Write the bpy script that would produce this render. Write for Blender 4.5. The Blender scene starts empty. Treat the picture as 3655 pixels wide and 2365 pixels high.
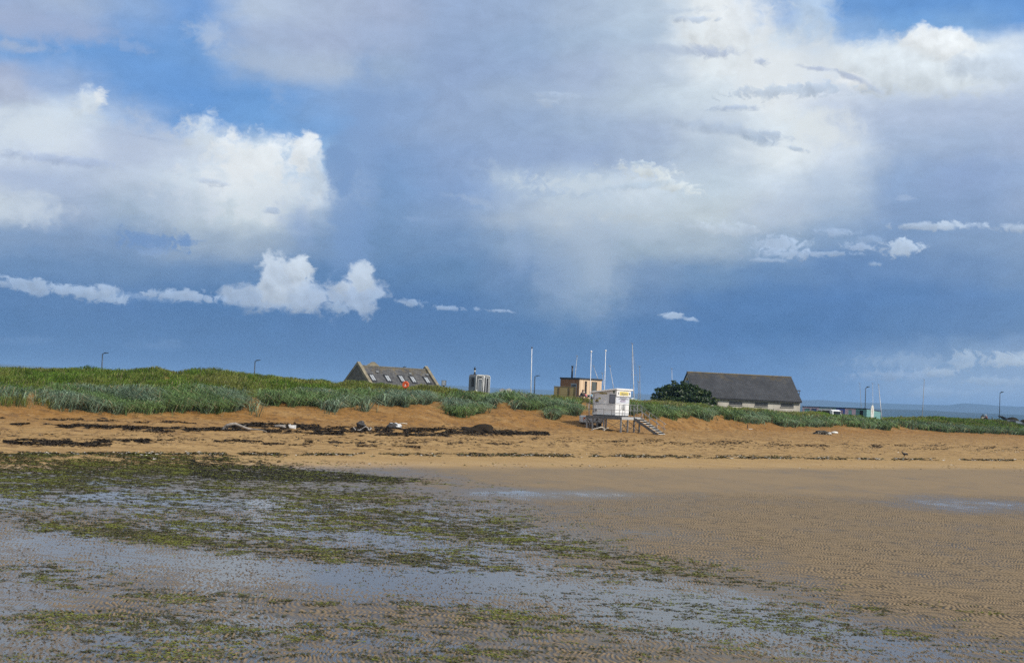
import bpy, bmesh, math, random
import numpy as np
from mathutils import Vector, Matrix
random.seed(7)
RNG = np.random.default_rng(11)
SC = bpy.context.scene
COL = SC.collection
R = math.radians
# ------------------------------------------------------------------ camera
F = 5020.0; CXP, CYP = 1827.5, 1182.5
CAMH = 3.2
PITCH, ROLL = math.atan(246.8/F), R(2.5)
CAM = np.array([0.0, 0.0, CAMH])
FW = np.array([0, math.cos(PITCH), math.sin(PITCH)])
_r0 = np.array([1.0, 0, 0]); _u0 = np.array([0, -math.sin(PITCH), math.cos(PITCH)])
RT = math.cos(ROLL)*_r0 + math.sin(ROLL)*_u0
UP = -math.sin(ROLL)*_r0 + math.cos(ROLL)*_u0
def ray(px, py):
    return FW + RT*((px-CXP)/F) - UP*((py-CYP)/F)
def at(px, py, D):
    """world point on the line of sight of a place in the photograph, D metres off"""
    d = ray(px, py); p = CAM + d*(D/d[1]); return Vector(p)
def at_z(px, py, z):
    d = ray(px, py); p = CAM + d*((z-CAMH)/d[2]); return Vector(p)
def proj(X, Y, Z):
    dx, dy, dz = X, Y, Z-CAMH
    w = dx*FW[0]+dy*FW[1]+dz*FW[2]
    return (CXP + F*(dx*RT[0]+dy*RT[1]+dz*RT[2])/w, CYP - F*(dx*UP[0]+dy*UP[1]+dz*UP[2])/w)
cd = bpy.data.cameras.new('camera'); cam = bpy.data.objects.new('camera', cd); COL.objects.link(cam)
cd.sensor_width = 36; cd.lens = 36*F/3655; cd.clip_end = 40000; cd.clip_start = 0.1
M = Matrix.Identity(4)
for i in range(3):
    M[i][0], M[i][1], M[i][2], M[i][3] = RT[i], UP[i], -FW[i], CAM[i]
cam.matrix_world = M
SC.camera = cam

# ------------------------------------------------------------------ noise
def _h(ix, iy, s):
    h = (ix.astype(np.int64)*374761393 + iy.astype(np.int64)*668265263 + s*1274126177) & 0xffffffff
    h = ((h ^ (h >> 13))*1274126177) & 0xffffffff
    h = h ^ (h >> 16)
    return (h & 0xffffff)/float(0xffffff)
def vnoise(x, y, s=0):
    ix, iy = np.floor(x), np.floor(y)
    fx, fy = x-ix, y-iy
    fx = fx*fx*fx*(fx*(fx*6-15)+10); fy = fy*fy*fy*(fy*(fy*6-15)+10)
    a, b = _h(ix, iy, s), _h(ix+1, iy, s); c, d = _h(ix, iy+1, s), _h(ix+1, iy+1, s)
    return (a+(b-a)*fx)*(1-fy) + (c+(d-c)*fx)*fy
def fbm(x, y, s=0, o=4):
    v = 0; a = 0.5; t = 0
    for i in range(o):
        v = v + a*vnoise(x, y, s+i*17); t += a; a *= .5; x = x*2.03+13.1; y = y*2.03+7.7
    return v/t
def sst(a, b, x):
    t = np.clip((x-a)/(b-a), 0, 1); return t*t*(3-2*t)

# ------------------------------------------------------------------ colours, materials
def lin(c):
    return tuple(((v/255)/12.92 if v/255 <= .04045 else ((v/255+.055)/1.055)**2.4) for v in c[:3])
def newmat(name):
    m = bpy.data.materials.new(name); m.use_nodes = True
    nt = m.node_tree; nt.nodes.clear()
    out = nt.nodes.new('ShaderNodeOutputMaterial')
    return m, nt, out
MATS = {}
def mat(name, col, rough=.6, metal=0.0, var=.12, scale=3.0, bump=0.0, bscale=30, stretch=(1,1,1), col2=None, spec=.5, thr=(.35,.65), translucent=0, emit=0):
    """procedural paint, wood, slate ...: two tones mixed by noise, a finer noise on top, optional bump"""
    if name in MATS: return MATS[name]
    m, nt, out = newmat(name); N = nt.nodes; L = nt.links
    tc = N.new('ShaderNodeTexCoord'); mp = N.new('ShaderNodeMapping'); mp.inputs['Scale'].default_value = stretch
    L.new(tc.outputs['Object'], mp.inputs['Vector'])
    n1 = N.new('ShaderNodeTexNoise'); n1.inputs['Scale'].default_value = scale; n1.inputs['Detail'].default_value = 6
    L.new(mp.outputs[0], n1.inputs['Vector'])
    rp = N.new('ShaderNodeMapRange'); rp.inputs[1].default_value = thr[0]; rp.inputs[2].default_value = thr[1]
    L.new(n1.outputs[0], rp.inputs[0])
    mx = N.new('ShaderNodeMix'); mx.data_type = 'RGBA'
    c2 = col2 if col2 else tuple(v*(1-2*var) for v in col)
    mx.inputs[6].default_value = (*c2, 1); mx.inputs[7].default_value = (*[min(1, v*(1+var*.5)) for v in col], 1)
    L.new(rp.outputs[0], mx.inputs[0])
    b = N.new('ShaderNodeBsdfPrincipled'); b.inputs['Roughness'].default_value = rough; b.inputs['Metallic'].default_value = metal
    b.inputs['Specular IOR Level'].default_value = spec
    L.new(mx.outputs[2], b.inputs['Base Color'])
    if bump:
        n2 = N.new('ShaderNodeTexNoise'); n2.inputs['Scale'].default_value = bscale; n2.inputs['Detail'].default_value = 4
        L.new(mp.outputs[0], n2.inputs['Vector'])
        bp = N.new('ShaderNodeBump'); bp.inputs['Strength'].default_value = bump; bp.inputs['Distance'].default_value = .02
        L.new(n2.outputs[0], bp.inputs['Height']); L.new(bp.outputs[0], b.inputs['Normal'])
    L.new(b.outputs[0], out.inputs[0])
    MATS[name] = m
    return m
def attr_mat(name, attr='Col', rough=.7, translucent=0.0, spec=.3):
    """colour stored per blade / flake / leaf"""
    if name in MATS: return MATS[name]
    m, nt, out = newmat(name); N = nt.nodes; L = nt.links
    a = N.new('ShaderNodeAttribute'); a.attribute_name = attr
    b = N.new('ShaderNodeBsdfPrincipled'); b.inputs['Roughness'].default_value = rough; b.inputs['Specular IOR Level'].default_value = spec
    L.new(a.outputs['Color'], b.inputs['Base Color'])
    if translucent:
        t = N.new('ShaderNodeBsdfTranslucent'); L.new(a.outputs['Color'], t.inputs['Color'])
        x = N.new('ShaderNodeMixShader'); x.inputs[0].default_value = translucent
        L.new(b.outputs[0], x.inputs[1]); L.new(t.outputs[0], x.inputs[2]); L.new(x.outputs[0], out.inputs[0])
    else:
        L.new(b.outputs[0], out.inputs[0])
    MATS[name] = m
    return m

# ------------------------------------------------------------------ objects
def tag(o, label=None, cat=None, group=None, kind=None):
    if label: o['label'] = label
    if cat: o['category'] = cat
    if group: o['group'] = group
    if kind: o['kind'] = kind
    return o
def thing(name, label, cat, loc=(0, 0, 0), rz=0.0, group=None):
    o = bpy.data.objects.new(name, None); COL.objects.link(o)
    o.location = loc; o.rotation_euler = (0, 0, rz); o.empty_display_size = .2
    return tag(o, label, cat, group)
def copy_tree(o, parent=None):
    c = o.copy(); COL.objects.link(c)
    if parent: c.parent = parent
    for ch in [k for k in COL.objects if k.parent == o]: copy_tree(ch, c)
    return c
def fast_mesh(name, verts, faces, material, smooth=False, colors=None, cname='Col', parent=None):
    """verts Nx3 array, faces Mx4 or Mx3 array"""
    me = bpy.data.meshes.new(name)
    verts = np.ascontiguousarray(verts, dtype=np.float32); faces = np.ascontiguousarray(faces, dtype=np.int32)
    k = faces.shape[1]
    me.vertices.add(len(verts)); me.vertices.foreach_set('co', verts.ravel())
    me.loops.add(faces.size); me.loops.foreach_set('vertex_index', faces.ravel())
    me.polygons.add(len(faces)); me.polygons.foreach_set('loop_start', np.arange(0, faces.size, k, dtype=np.int32))
    me.polygons.foreach_set('loop_total', np.full(len(faces), k, dtype=np.int32))
    if smooth: me.polygons.foreach_set('use_smooth', np.ones(len(faces), dtype=bool))
    me.update(calc_edges=True)
    if colors is not None:
        at_ = me.attributes.new(cname, 'FLOAT_COLOR', 'POINT')
        c4 = np.ones((len(verts), 4), dtype=np.float32); c4[:, :3] = colors
        at_.data.foreach_set('color', c4.ravel())
    me.materials.append(material)
    o = bpy.data.objects.new(name, me); COL.objects.link(o)
    if parent: o.parent = parent
    return o
class MB:
    """collects boxes, tubes, prisms and panels; build() links them as one mesh object"""
    def __init__(s): s.v = []; s.f = []; s.sm = []
    def quad_hull(s, pts8):
        b = len(s.v); s.v += [tuple(p) for p in pts8]
        for q in ((0,3,2,1),(4,5,6,7),(0,1,5,4),(1,2,6,5),(2,3,7,6),(3,0,4,7)): s.f.append(tuple(b+i for i in q)); s.sm.append(False)
        return s
    def box(s, x0, x1, y0, y1, z0, z1):
        return s.quad_hull([(x0,y0,z0),(x1,y0,z0),(x1,y1,z0),(x0,y1,z0),(x0,y0,z1),(x1,y0,z1),(x1,y1,z1),(x0,y1,z1)])
    def bar(s, a, b, w, h=None):
        """square bar from a to b"""
        a, b = Vector(a), Vector(b); h = h or w
        d = (b-a).normalized(); u = d.cross(Vector((0,0,1)))
        if u.length < 1e-3: u = Vector((1,0,0))
        u.normalize(); n = u.cross(d)
        P = []
        for c in (a, b):
            P += [c-u*w/2-n*h/2, c+u*w/2-n*h/2, c+u*w/2+n*h/2, c-u*w/2+n*h/2]
        return s.quad_hull(P)
    def tube(s, pts, rad, n=8, cap=True):
        pts = [Vector(p) for p in pts]
        if not isinstance(rad, (list, tuple)): rad = [rad]*len(pts)
        rings = []; prev = None
        for i, p in enumerate(pts):
            d = (pts[min(i+1, len(pts)-1)]-pts[max(i-1, 0)]).normalized()
            u = d.cross(Vector((0,0,1))) if prev is None else prev - d*prev.dot(d)
            if u.length < 1e-3: u = d.cross(Vector((1,0,0)))
            u.normalize(); w = d.cross(u); prev = u
            b = len(s.v); rings.append(b)
            for k in range(n):
                a = 2*math.pi*k/n; s.v.append(tuple(p + (u*math.cos(a)+w*math.sin(a))*rad[i]))
        for i in range(len(rings)-1):
            for k in range(n):
                s.f.append((rings[i]+k, rings[i]+(k+1)%n, rings[i+1]+(k+1)%n, rings[i+1]+k)); s.sm.append(True)
        if cap:
            s.f.append(tuple(rings[0]+k for k in range(n))[::-1]); s.sm.append(False)
            s.f.append(tuple(rings[-1]+k for k in range(n))); s.sm.append(False)
        return s
    def prism(s, poly, axis, a0, a1):
        """polygon in the plane across axis, run from a0 to a1"""
        b = len(s.v); n = len(poly)
        def mk(p, a): return {'x': (a, p[0], p[1]), 'y': (p[0], a, p[1]), 'z': (p[0], p[1], a)}[axis]
        for a in (a0, a1): s.v += [mk(p, a) for p in poly]
        s.f.append(tuple(b+i for i in range(n))[::-1]); s.f.append(tuple(b+n+i for i in range(n))); s.sm += [False]*2
        for i in range(n): s.f.append((b+i, b+(i+1)%n, b+n+(i+1)%n, b+n+i)); s.sm.append(False)
        return s
    def blob(s, c, r, seed=0, rough=.25, nu=12, nv=8, zmin=None):
        """lumpy closed rock / heap / ball"""
        b = len(s.v); rr = random.Random(seed); ph = [rr.uniform(0, 6.28) for _ in range(6)]
        for j in range(nv+1):
            th = math.pi*j/nv
            for i in range(nu):
                a = 2*math.pi*i/nu
                x, y, z = math.sin(th)*math.cos(a), math.sin(th)*math.sin(a), math.cos(th)
                k = 1 + rough*(math.sin(3*x+ph[0])*math.cos(2.5*y+ph[1])+.6*math.sin(5*z+ph[2]+2*x)+.4*math.sin(7*y+ph[3]+4*z))
                q = [c[0]+r[0]*x*k, c[1]+r[1]*y*k, c[2]+r[2]*z*k]
                if zmin is not None: q[2] = max(q[2], zmin)
                s.v.append(tuple(q))
        for j in range(nv):
            for i in range(nu):
                s.f.append((b+j*nu+i, b+(j+1)*nu+i, b+(j+1)*nu+(i+1)%nu, b+j*nu+(i+1)%nu)); s.sm.append(True)
        return s
    def build(s, name, material, parent=None, bevel=0, loc=None):
        me = bpy.data.meshes.new(name); me.from_pydata(s.v, [], s.f); me.validate()
        if len(me.polygons) == len(s.sm): me.polygons.foreach_set('use_smooth', s.sm)
        if bevel:
            bm = bmesh.new(); bm.from_mesh(me); bmesh.ops.remove_doubles(bm, verts=bm.verts, dist=1e-5)
            bmesh.ops.bevel(bm, geom=[e for e in bm.edges if len(e.link_faces) == 2 and e.calc_face_angle(0) > .5], offset=bevel, segments=3, affect='EDGES', profile=.5)
            bm.to_mesh(me); bm.free()
        me.materials.append(material)
        o = bpy.data.objects.new(name, me); COL.objects.link(o)
        if loc is not None: o.location = loc
        if parent: o.parent = parent
        return o
def text_part(name, body, size, material, parent, loc, rot, extrude=.004, align='CENTER'):
    cu = bpy.data.curves.new(name, 'FONT'); cu.body = body; cu.size = size; cu.align_x = align; cu.align_y = 'CENTER'; cu.extrude = extrude
    cu.materials.append(material)
    o = bpy.data.objects.new(name, cu); COL.objects.link(o)
    me = bpy.data.meshes.new_from_object(o.evaluated_get(bpy.context.evaluated_depsgraph_get()))
    bpy.data.objects.remove(o); bpy.data.curves.remove(cu)
    o = bpy.data.objects.new(name, me); COL.objects.link(o); o.parent = parent; o.location = loc; o.rotation_euler = rot
    return o
class Frame:
    """plan of a box-like thing: near corner K, local x runs along its right-hand face, local y along its left-hand face"""
    def __init__(s, K, beta):
        s.K = Vector((K[0], K[1], 0)); s.b = beta
        s.x = Vector((math.cos(beta), math.sin(beta), 0)); s.y = Vector((-math.sin(beta), math.cos(beta), 0))
    def onx(s, px, py, y=0.0):
        """line of sight met with the plane local y = const -> (x, z)"""
        d = Vector(ray(px, py)); o = Vector(CAM) - s.K - s.y*y
        t = -o.dot(s.y)/d.dot(s.y); p = Vector(CAM)+d*t; return ((p-s.K).dot(s.x), p.z)
    def ony(s, px, py, x=0.0):
        d = Vector(ray(px, py)); o = Vector(CAM) - s.K - s.x*x
        t = -o.dot(s.x)/d.dot(s.x); p = Vector(CAM)+d*t; return ((p-s.K).dot(s.y), p.z)
# ------------------------------------------------------------------ lie of the land
def _curve_z(pts):      # (px, py, z) -> t, D, z
    out = []
    for px, py, z in pts:
        p = at_z(px, py, z); out.append((p.x/p.y, p.y, z))
    return np.array(sorted(out))
def _curve_d(pts):      # (px, py, D)
    out = []
    for px, py, D in pts:
        p = at(px, py, D); out.append((p.x/p.y, D, p.z))
    return np.array(sorted(out))
CW = _curve_z([(-300,1618,.3),(0,1618,.3),(500,1616,.3),(1000,1618,.3),(1827,1624,.3),(2500,1630,.3),(3000,1636,.3),(3655,1642,.3),(3950,1646,.3)])
CB = _curve_z([(-300,1488,1.1),(0,1490,1.1),(500,1495,1.1),(1000,1505,1.1),(1500,1520,1.1),(2100,1532,1.1),(2500,1535,1.1),(3000,1545,1.1),(3655,1560,1.1),(3950,1566,1.1)])
CC = _curve_d([(-300,1434,80),(0,1440,82),(150,1442,84),(300,1456,86),(500,1475,88),(750,1450,97),(900,1448,100),(1000,1452,102),(1300,1440,110),(1500,1443,114),(1650,1475,117),(1800,1455,121),(2000,1468,128),(2200,1478,133),(2350,1488,138),(2500,1490,147),(2700,1508,158),(2850,1520,168),(3000,1520,178),(3300,1535,198),(3655,1553,222),(3950,1562,240)])
CE = _curve_d([(-300,1395,86),(0,1402,88),(300,1402,91),(500,1402,93),(640,1390,96),(850,1412,102),(1000,1418,107),(1300,1412,115),(1500,1417,120),(1650,1420,123),(1800,1420,126),(2000,1430,133),(2200,1446,138),(2350,1448,143),(2500,1455,152),(2700,1470,163),(2850,1483,173),(3000,1491,183),(3300,1509,203),(3655,1533,228),(3950,1548,245)])
_g = [(-300,1300,112),(0,1312,112),(120,1315,112),(200,1309,112),(350,1318,112),(460,1320,112),(560,1309,112),(630,1329,112),(690,1314,113),(800,1322,114),(900,1337,115),(1000,1345,117),(1100,1354,119),(1150,1354,120),(1194,1367,121),(1247,1359,122),(1315,1363,123),(1400,1372,124),(1444,1380,125),(1518,1378,127),(1576,1384,128),(1620,1390,129),(1664,1400,130),(1694,1398,130),(1753,1405,131),(1797,1409,131),(1850,1408,132),(1950,1411,136),(1990,1410,138),(2054,1420,141),(2103,1424,144),(2246,1430,148),(2283,1434,149),(2370,1437,153),(2486,1448,159),(2559,1460,163),(2603,1463,166),(2692,1461,172),(2780,1469,178),(2853,1473,184),(2927,1469,190),(3000,1478,196),(3074,1487,202),(3148,1491,206),(3184,1491,208),(3258,1489,214),(3331,1487,220),(3442,1491,228),(3515,1495,233),(3563,1498,237),(3655,1516,243),(3950,1540,260)]
CG = _curve_d(_g)
GRASS_TOP = .26
def knots(t):
    def I(c, k): return np.interp(t, c[:, 0], c[:, k])
    Dw, Db, Dc, De, Dg = I(CW,1), I(CB,1), I(CC,1), I(CE,1), I(CG,1)
    zc, ze, zg = I(CC,2), I(CE,2), I(CG,2)-GRASS_TOP
    zp = np.where(t > .1, zg-1.1, zg-.75)
    zp = np.minimum(zp, 2.75)
    return [Dw*.86, Dw, Db, Dc, De, Dg, Dg+10], [0*t, 0*t+.3, 0*t+1.1, zc, ze-.15, zg, zp]
def base_z(X, Y):
    t = X/np.maximum(Y, .1); Ds, zs = knots(t)
    z = np.zeros_like(t)
    for i in range(len(Ds)-1):
        s = np.clip((Y-Ds[i])/np.maximum(Ds[i+1]-Ds[i], .3), 0, 1)
        s = .55*s + .45*s*s*(3-2*s)
        z = z + (zs[i+1]-zs[i])*s
    return z
def dune_s(X, Y):
    """0 at the dune foot, 1 on the first shoulder, 2 on the crest"""
    t = X/np.maximum(Y, .1); Ds, _ = knots(t)
    return np.interp(0, [0], [0]) + np.where(Y < Ds[3], (Y-Ds[3])/6.0, np.where(Y < Ds[4], (Y-Ds[3])/(Ds[4]-Ds[3]), np.where(Y < Ds[5], 1+(Y-Ds[4])/(Ds[5]-Ds[4]), 2+(Y-Ds[5])/10.0)))
GAPS = [(900,1432,36,16),(1185,1428,30,12),(1330,1446,26,10),(1560,1452,38,16),(1590,1420,26,12),(1700,1450,18,16),(1795,1452,26,16),(2090,1458,34,22),(590,1353,34,8),(110,1420,16,22),(625,1430,10,16),(1010,1445,18,10),(2560,1490,30,9),(2300,1482,40,8),(640,1345,20,7)]
CLUMPS = [(1178,1455,34,34,1.6),(1650,1462,44,26,1.6),(1972,1491,26,13,2.4),(2048,1466,40,20,1.8),(2408,1478,32,18,1.6),(2835,1512,60,14,1.2),(2255,1455,70,18,1.5),(420,1458,130,20,1.2),(780,1458,60,14,1.2),(700,1440,150,22,.5),(1420,1435,80,14,.8),(2560,1478,60,14,.8),(2680,1498,70,14,.8),(3100,1530,60,10,.8),(3380,1542,60,10,.8),(1860,1450,60,14,.8)]
def grass_lo(X, Y, s, PX, PY):
    """how surely grass grows here"""
    clump = fbm(X*.30, Y*.30, 71, 3); cl2 = fbm(X*1.6, Y*1.6, 72, 3)
    lo = s + 1.5*(clump-.5) + 1.2*(cl2-.5)
    for gx, gy, rx, ry, a in CLUMPS: lo = lo + a*np.exp(-(((PX-gx)/rx)**2 + ((PY-gy)/ry)**2))
    for gx, gy, rx, ry in GAPS: lo = lo - 2.5*(1-sst(.6, 1.3, ((PX-gx)/rx)**2 + ((PY-gy)/ry)**2 + .9*(cl2-.5)))
    return lo, clump, cl2
def land_z(X, Y):
    z = base_z(X, Y); s = dune_s(X, Y)
    k = sst(-.1, .5, s)*(1-sst(2.1, 2.8, s))
    z = z + k*(.42+.45*sst(.3, 1, s)*(1-sst(1.3, 1.9, s)))*(fbm(X*.33, Y*.33, 3, 4)-.5) + k*(.25*(fbm(X*1.1, Y*1.1, 33, 2)-.5))
    t = X/np.maximum(Y, .1); Ds, _ = knots(t)
    b = sst(0, 1, (Y-Ds[0])/(Ds[2]-Ds[0]))*(1-sst(2.2, 2.9, s))
    z = z + b*(.15*(fbm(X*.9, Y*.5, 8, 3)-.5) + .10*(fbm(X*2.6, Y*1.6, 9, 2)-.5))
    return z
def z_at(x, y): return float(land_z(np.array([float(x)]), np.array([float(y)]))[0])
def drop(px, py):
    """where a line of sight through the photograph meets the land"""
    a = np.array([px], float); b = np.array([py], float)
    p = drop_many(a, b); return Vector(p[0])
def drop_many(PX, PY):
    d = FW[None, :] + RT[None, :]*((PX-CXP)/F)[:, None] - UP[None, :]*((PY-CYP)/F)[:, None]
    n = len(PX); lo = np.full(n, 12.0); hi = np.full(n, 330.0); found = np.zeros(n, bool); last = lo.copy()
    for Y in np.concatenate([np.arange(12, 60, 1.0), np.arange(60, 330, 2.0)]):
        k = Y/d[:, 1]; below = (CAMH + d[:, 2]*k) < base_z(d[:, 0]*k, np.full(n, Y))
        new = below & ~found; hi[new] = Y; lo[new] = last[new]; found |= below; last[~found] = Y
    for _ in range(14):
        mid = (lo+hi)/2; k = mid/d[:, 1]; below = (CAMH + d[:, 2]*k) < base_z(d[:, 0]*k, mid)
        hi = np.where(below, mid, hi); lo = np.where(below, lo, mid)
    X = d[:, 0]*hi/d[:, 1]; return np.stack([X, hi, land_z(X, hi)], 1)

# pools and bars of the tidal flat, marked where the photograph shows them
S15 = 1.5357
def field(PX, PY, L):
    x, y = PX/S15, PY/S15; f = np.zeros_like(x)
    for cx, cy, rx, ry, a, rot in L:
        c, s = math.cos(R(rot)), math.sin(R(rot))
        u = ((x-cx)*c+(y-cy)*s)/rx; v = (-(x-cx)*s+(y-cy)*c)/ry
        f = f + a*np.exp(-(u*u+v*v))
    return f
LEVEL = [  # millimetres above / below the standing water
    (250,1150,420,40,-16,2),(700,1185,380,32,-15,4),(100,1262,240,26,-26,6),(430,1290,220,20,-18,8),(700,1235,300,28,-18,5),
    (950,1345,420,30,-34,4),(1050,1290,300,20,-16,4),(1500,1385,420,30,-26,5),(1420,1335,300,16,-14,6),(1950,1470,480,42,-32,6),(2250,1530,300,38,-22,3),(1650,1450,330,28,-20,4),
    (200,1490,330,34,-15,0),(560,1440,150,22,-10,0),(820,1465,150,14,-8,4),(1290,1147,260,12,-46,1),(2290,1176,230,17,-54,3),(1180,1415,330,16,-16,4),
    (1180,1430,420,28,5,0),(760,1420,420,22,7,0),(1000,1530,460,24,10,0),(500,1520,200,20,4,0)]
WEED = [
    (120,1080,430,24,1.1,1),(520,1096,330,12,1.0,3),(760,1109,170,7,.9,3),(60,1125,400,20,.50,0),(250,1165,460,30,.42,2),(800,1150,420,26,.38,4),(900,1205,380,34,.36,4),
    (330,1215,460,20,.48,2),(480,1265,330,18,.50,7),(200,1240,260,14,.3,3),(800,1280,330,30,.38,5),(1150,1245,330,30,.33,7),(1100,1310,420,22,.38,5),(1450,1300,330,22,.32,6),(1650,1350,300,18,.36,5),
    (1480,1400,420,26,.30,5),(2050,1412,300,16,.40,3),(1900,1450,420,26,.28,5),(120,1330,200,26,.40,4),(420,1385,330,20,.48,4),(250,1440,400,30,.44,0),(700,1470,600,40,.50,0),(1050,1525,520,24,.54,0),(300,1525,300,22,.46,0),(2050,1500,460,40,.24,3),(1350,1460,350,30,.24,4),(1000,1410,500,26,.26,4)]
def flat_level(X, Y, PX, PY):
    """metres above the water, without ripples"""
    dry = sst(1150, 1900, PX/S15 - (PY/S15-1120)*2.6 + 400)
    lv = 3.4 + 10*dry + .23*field(PX, PY, LEVEL)
    lv = lv + 10*(fbm(X*.55, Y*.28, 41, 4)-.5) + 6*(fbm(X*2.2, Y*1.2, 43, 3)-.5)
    return lv*.001
def ripples(X, Y):
    w1 = fbm(X*.35, Y*.22, 51, 3)-.5; w2 = fbm(X*1.5, Y*.9, 52, 3)-.5
    w3 = fbm(X*1.6, Y*3.1, 53, 2)-.5
    ph = 2*math.pi*(X*.98 + .10*Y + .70*w1 + .24*w2 + .20*w3)/.072
    s = np.sin(ph + .5*np.sin(ph))
    amp = .55 + .75*fbm(X*1.3, Y*.8, 55, 3)*(.3+1.4*sst(.3, .6, fbm(X*6, Y*3.2, 58, 2)))
    # breaks across the crests
    br = np.sin(2*math.pi*(Y*2.3 + .9*X + 1.6*(fbm(X*3.5, Y*2.2, 57, 2)-.5)))
    return amp*(.0068*s*(.72+.42*br) + .0026*br)
def make_ground():
    # near tidal flat, fine enough to carry the sand ripples
    rows = [10.5]
    while rows[-1] < 62: rows.append(rows[-1]*1.0027)
    rows = np.array(rows); ts = np.linspace(-.52, .52, 2750)
    T, Y = np.meshgrid(ts, rows); X = T*Y
    PX, PY = proj(X, Y, 0*X)
    bz = base_z(X, Y)
    up = sst(.01, .25, bz)
    
    # ripples die away up the beach and under the dense weed
    nor = sst(1122, 1172, PY/S15 + .006*(PX/S15-1300) + 30*(fbm(X*.12, Y*.08, 61, 3)-.5))
    rp = ripples(X, Y)
    lv = flat_level(X, Y, PX, PY)
    Z = bz + (1-up)*lv + rp*nor*(1-up)
    Z += up*(.05*(fbm(X*.9, Y*.5, 8, 3)-.5))
    wet = 1 - .75*up
    n, m = X.shape
    V = np.stack([X, Y, Z], -1).reshape(-1, 3)
    idx = np.arange(n*m).reshape(n, m)
    Fq = np.stack([idx[:-1, :-1], idx[:-1, 1:], idx[1:, 1:], idx[1:, :-1]], -1).reshape(-1, 4)
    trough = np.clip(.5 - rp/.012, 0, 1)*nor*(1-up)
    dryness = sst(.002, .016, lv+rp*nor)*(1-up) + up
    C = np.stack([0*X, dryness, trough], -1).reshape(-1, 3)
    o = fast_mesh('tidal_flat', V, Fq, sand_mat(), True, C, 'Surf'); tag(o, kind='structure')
    # beach, dunes and the land behind, one sheet
    rows = list(np.arange(4, 58, 3.0))+list(np.arange(58, 262, .42))+list(np.arange(264, 430, 4.0))
    rows = np.array(rows); ts = np.linspace(-.75, .75, 1000)
    T, Y = np.meshgrid(ts, rows); X = T*Y
    Z = land_z(X, Y); s = dune_s(X, Y)
    Z = Z - .05*(1-sst(60.5, 61.8, Y))*(np.abs(T) < .512) + .008*(np.abs(T) >= .512)
    Z = np.where(Y > 405, Z-(Y-405)*.2, Z)
    PX, PY = proj(X, Y, 0*X); bz = base_z(X, Y); up = sst(.01, .25, bz)
    lv = np.where(Y < 130, flat_level(X, Y, PX, PY), 0)*(1-up); Z = Z + lv
    dryn = sst(.002, .016, lv)*(1-up) + up
    PX, PY = proj(X, Y, Z); veg = sst(.15, .55, grass_lo(X, Y, s, PX, PY)[0])
    C = np.stack([veg, dryn, 0*X], -1).reshape(-1, 3)
    n, m = X.shape; V = np.stack([X, Y, Z], -1).reshape(-1, 3); idx = np.arange(n*m).reshape(n, m)
    Fq = np.stack([idx[:-1, :-1], idx[:-1, 1:], idx[1:, 1:], idx[1:, :-1]], -1).reshape(-1, 4)
    o = fast_mesh('beach', V, Fq, sand_mat(), True, C, 'Surf'); tag(o, kind='structure')
    # standing water over the flat
    rows = np.array([9, 20, 35, 50, 63.0]); ts = np.linspace(-.6, .6, 9)
    T, Y = np.meshgrid(ts, rows); X = T*Y; n, m = X.shape; idx = np.arange(n*m).reshape(n, m)
    V = np.stack([X, Y, 0*X], -1).reshape(-1, 3)
    Fq = np.stack([idx[:-1, :-1], idx[:-1, 1:], idx[1:, 1:], idx[1:, :-1]], -1).reshape(-1, 4)
    o = fast_mesh('water', V, Fq, water_mat()); tag(o, kind='structure')
    # open sea out to the horizon
    b = MB(); b.v = [(-14000,-3000,-.6),(14000,-3000,-.6),(14000,12500,-.6),(-14000,12500,-.6)]; b.f = [(0,1,2,3)]; b.sm = [False]
    o = b.build('sea', mat('sea_water', (.03,.06,.09), .25, 0, .2, .01)); tag(o, kind='structure')
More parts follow.
